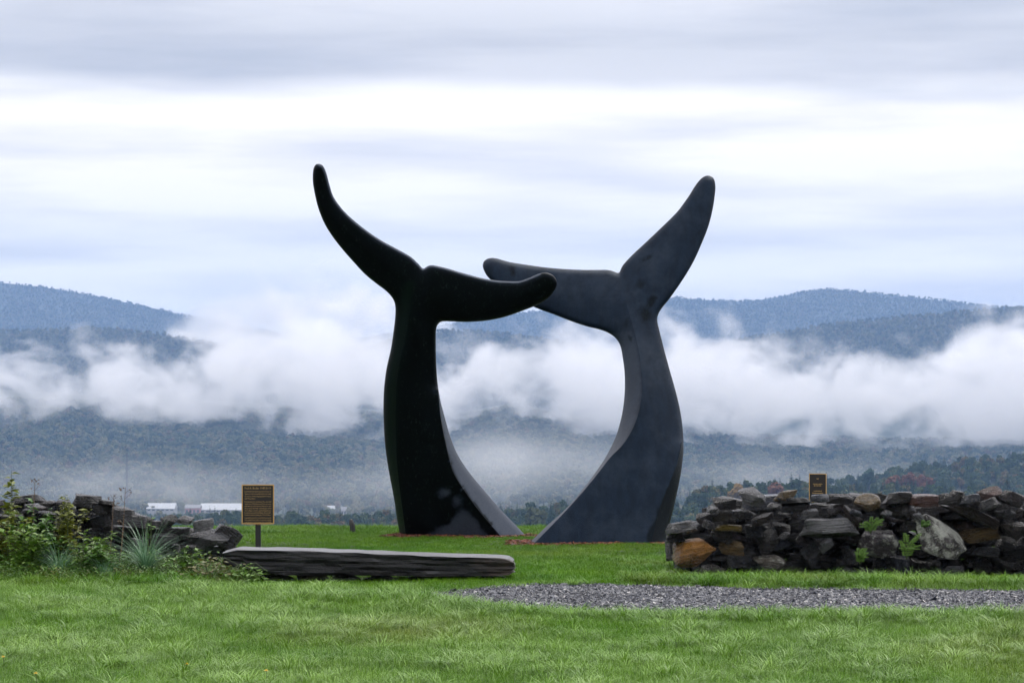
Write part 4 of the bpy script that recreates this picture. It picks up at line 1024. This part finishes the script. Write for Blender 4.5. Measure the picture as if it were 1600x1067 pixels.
# ================================================================== air: even haze, and the fog lying in the valley
def vol_mat(name, color, density, aniso):
    m = bpy.data.materials.new(name); m.use_nodes = True; t = m.node_tree; t.nodes.clear(); out = t.nodes.new('ShaderNodeOutputMaterial')
    v = t.nodes.new('ShaderNodeVolumePrincipled'); v.inputs['Color'].default_value = (*color, 1); v.inputs['Density'].default_value = density; v.inputs['Anisotropy'].default_value = aniso
    t.links.new(v.outputs[0], out.inputs['Volume']); return m, t, v
M_HAZE, t, v = vol_mat('haze_air', (.36,.58,1.0), 8.5e-5, .0)
mb = MB(); mb.box((-3950, -170, -118), (3950, 12650, 400)); tag(mb.build('haze', M_HAZE), 'pale blue haze in the air over the valley', 'haze', None, 'stuff')

def fog(name, label, bounds, res, tab_lo, tab_hi, dref, dens, seed, nscale, wob, soft, rag=3.4, cap=1.3):
    """fog lying between two heights that vary across the valley, broken up by noise; heights given as photo rows at distance dref"""
    M, t, v = vol_mat(name+'_vapour', (1,1,1), dens, .0)
    m = bpy.data.meshes.new(name); o = bpy.data.objects.new(name, m); COL.objects.link(o)
    (x0,y0,z0),(x1,y1,z1) = bounds
    g = bpy.data.node_groups.new(name+'_field', 'GeometryNodeTree'); g.interface.new_socket('Geometry', in_out='OUTPUT', socket_type='NodeSocketGeometry')
    L = g.links; pos = g.nodes.new('GeometryNodeInputPosition').outputs[0]
    sp = g.nodes.new('ShaderNodeSeparateXYZ'); L.new(pos, sp.inputs[0])
    def m2(op, a, b_, clamp=False): return mth(g, op, a, b_, clamp)
    def curve(tab):
        mr = m2('DIVIDE', m2('SUBTRACT', sp.outputs[0], x0), x1-x0, True)
        fc = g.nodes.new('ShaderNodeFloatCurve'); cm = fc.mapping.curves[0]
        zs = [(((px-800)/F*dref-x0)/(x1-x0), (EYE-(py-HY)/F*dref-z0)/(z1-z0)) for px, py in tab]; zs = [(min(max(a,0),1), min(max(b_,0),1)) for a, b_ in zs]
        while len(cm.points) < len(zs): cm.points.new(.5, .5)
        for p, q in zip(cm.points, zs): p.location = q; p.handle_type = 'AUTO_CLAMPED'
        fc.mapping.update(); L.new(mr, fc.inputs['Value'])
        return m2('ADD', m2('MULTIPLY', fc.outputs[0], z1-z0), z0)
    def nz(scale, vecs, detail, rough, off):
        mp = g.nodes.new('ShaderNodeVectorMath'); mp.operation = 'MULTIPLY'; L.new(pos, mp.inputs[0]); mp.inputs[1].default_value = vecs
        ad = g.nodes.new('ShaderNodeVectorMath'); ad.operation = 'ADD'; L.new(mp.outputs[0], ad.inputs[0]); ad.inputs[1].default_value = (off, off*.7, off*1.3)
        n = g.nodes.new('ShaderNodeTexNoise'); n.inputs['Scale'].default_value = scale; n.inputs['Detail'].default_value = detail; n.inputs['Roughness'].default_value = rough; n.inputs['Distortion'].default_value = .7
        L.new(ad.outputs[0], n.inputs['Vector']); return n.outputs[0]
    n1 = nz(nscale, (1,.35,1.15), 6, .64, seed); n2 = nz(nscale*.35, (1,.4,1.0), 2, .5, seed+40)
    n3 = nz(nscale*.9, (1.0,.35,1.0), 6, .62, seed+80)
    shift = m2('MULTIPLY', m2('SUBTRACT', n2, .5), wob)
    up = m2('DIVIDE', m2('SUBTRACT', m2('ADD', curve(tab_hi), shift), sp.outputs[2]), soft)
    lo = m2('DIVIDE', m2('SUBTRACT', sp.outputs[2], m2('ADD', curve(tab_lo), shift)), soft*1.9)
    env = m2('MINIMUM', m2('MINIMUM', up, lo), cap)
    ero = m2('ADD', m2('MULTIPLY', m2('SUBTRACT', n1, .5), rag), m2('MULTIPLY', m2('SUBTRACT', n3, .5), rag*.7))
    dd = m2('ADD', m2('ADD', env, ero), 0.0, True); dd = m2('POWER', dd, 1.5)
    # thin out towards the box's own faces
    for ax, a, c, wd in ((1, y0, y1, (y1-y0)*.22), (0, x0, x1, (x1-x0)*.06)):
        dd = m2('MULTIPLY', dd, m2('DIVIDE', m2('SUBTRACT', sp.outputs[ax], a), wd, True)); dd = m2('MULTIPLY', dd, m2('DIVIDE', m2('SUBTRACT', c, sp.outputs[ax]), wd, True))
    vc = g.nodes.new('GeometryNodeVolumeCube'); L.new(dd, vc.inputs['Density']); vc.inputs['Min'].default_value = bounds[0]; vc.inputs['Max'].default_value = bounds[1]
    for k, n in zip(('Resolution X','Resolution Y','Resolution Z'), res): vc.inputs[k].default_value = n
    sm = g.nodes.new('GeometryNodeSetMaterial'); sm.inputs['Material'].default_value = M; L.new(vc.outputs[0], sm.inputs[0])
    go = g.nodes.new('NodeGroupOutput'); L.new(sm.outputs[0], go.inputs[0])
    o.modifiers.new('field', 'NODES').node_group = g
    return tag(o, label, 'fog', None, 'stuff')
# rows of the fog's lower and upper edge across the photo
LO1 = [(-600,650),(0,640),(100,650),(200,655),(300,664),(400,664),(440,668),(520,690),(620,694),(700,685),(760,672),(800,655),(850,668),(900,690),(1000,705),(1100,708),(1200,712),(1300,716),(1450,722),(1600,724),(2200,720)]
HI1 = [(-600,555),(0,556),(100,562),(200,556),(290,548),(340,520),(400,490),(480,480),(600,505),(680,545),(760,550),(820,535),(870,515),(920,505),(1000,510),(1100,525),(1200,538),(1290,565),(1350,585),(1400,590),(1450,560),(1520,515),(1580,500),(1700,505),(2200,530)]
fog('fog_bank', 'white fog bank lying across the valley behind the sculptures', ((-1350, 3800, -110), (1350, 4260, 160)), (620, 40, 110), LO1, HI1, 4030, .012, 11.0, 1/72, 85, 46, 6.2, 1.05)
LO2 = [(-300,560),(300,560),(620,565),(900,565)]; HI2 = [(-300,560),(200,560),(260,525),(330,480),(420,440),(520,428),(620,440),(720,500),(800,560),(900,565)]
fog('cloud_bank', 'soft low cloud hiding the mountain left of the dark tail', ((-1300, 6200, 60), (200, 6800, 320)), (240, 26, 70), LO2, HI2, 6500, .010, 31.0, 1/150, 90, 90, 2.6)
LO3 = [(-300,900),(2000,900)]; HI3 = [(-300,715),(0,715),(200,720),(400,715),(560,705),(640,690),(700,665),(800,660),(900,665),(1000,690),(1100,700),(1250,715),(1400,745),(1600,755),(2000,755)]
fog('valley_mist', 'thin mist over the valley floor in front of the hillside', ((-950, 2180, -116), (950, 3350, -5)), (200, 28, 34), LO3, HI3, 3000, .0026, 51.0, 1/140, 40, 75, 1.6, 1.0)
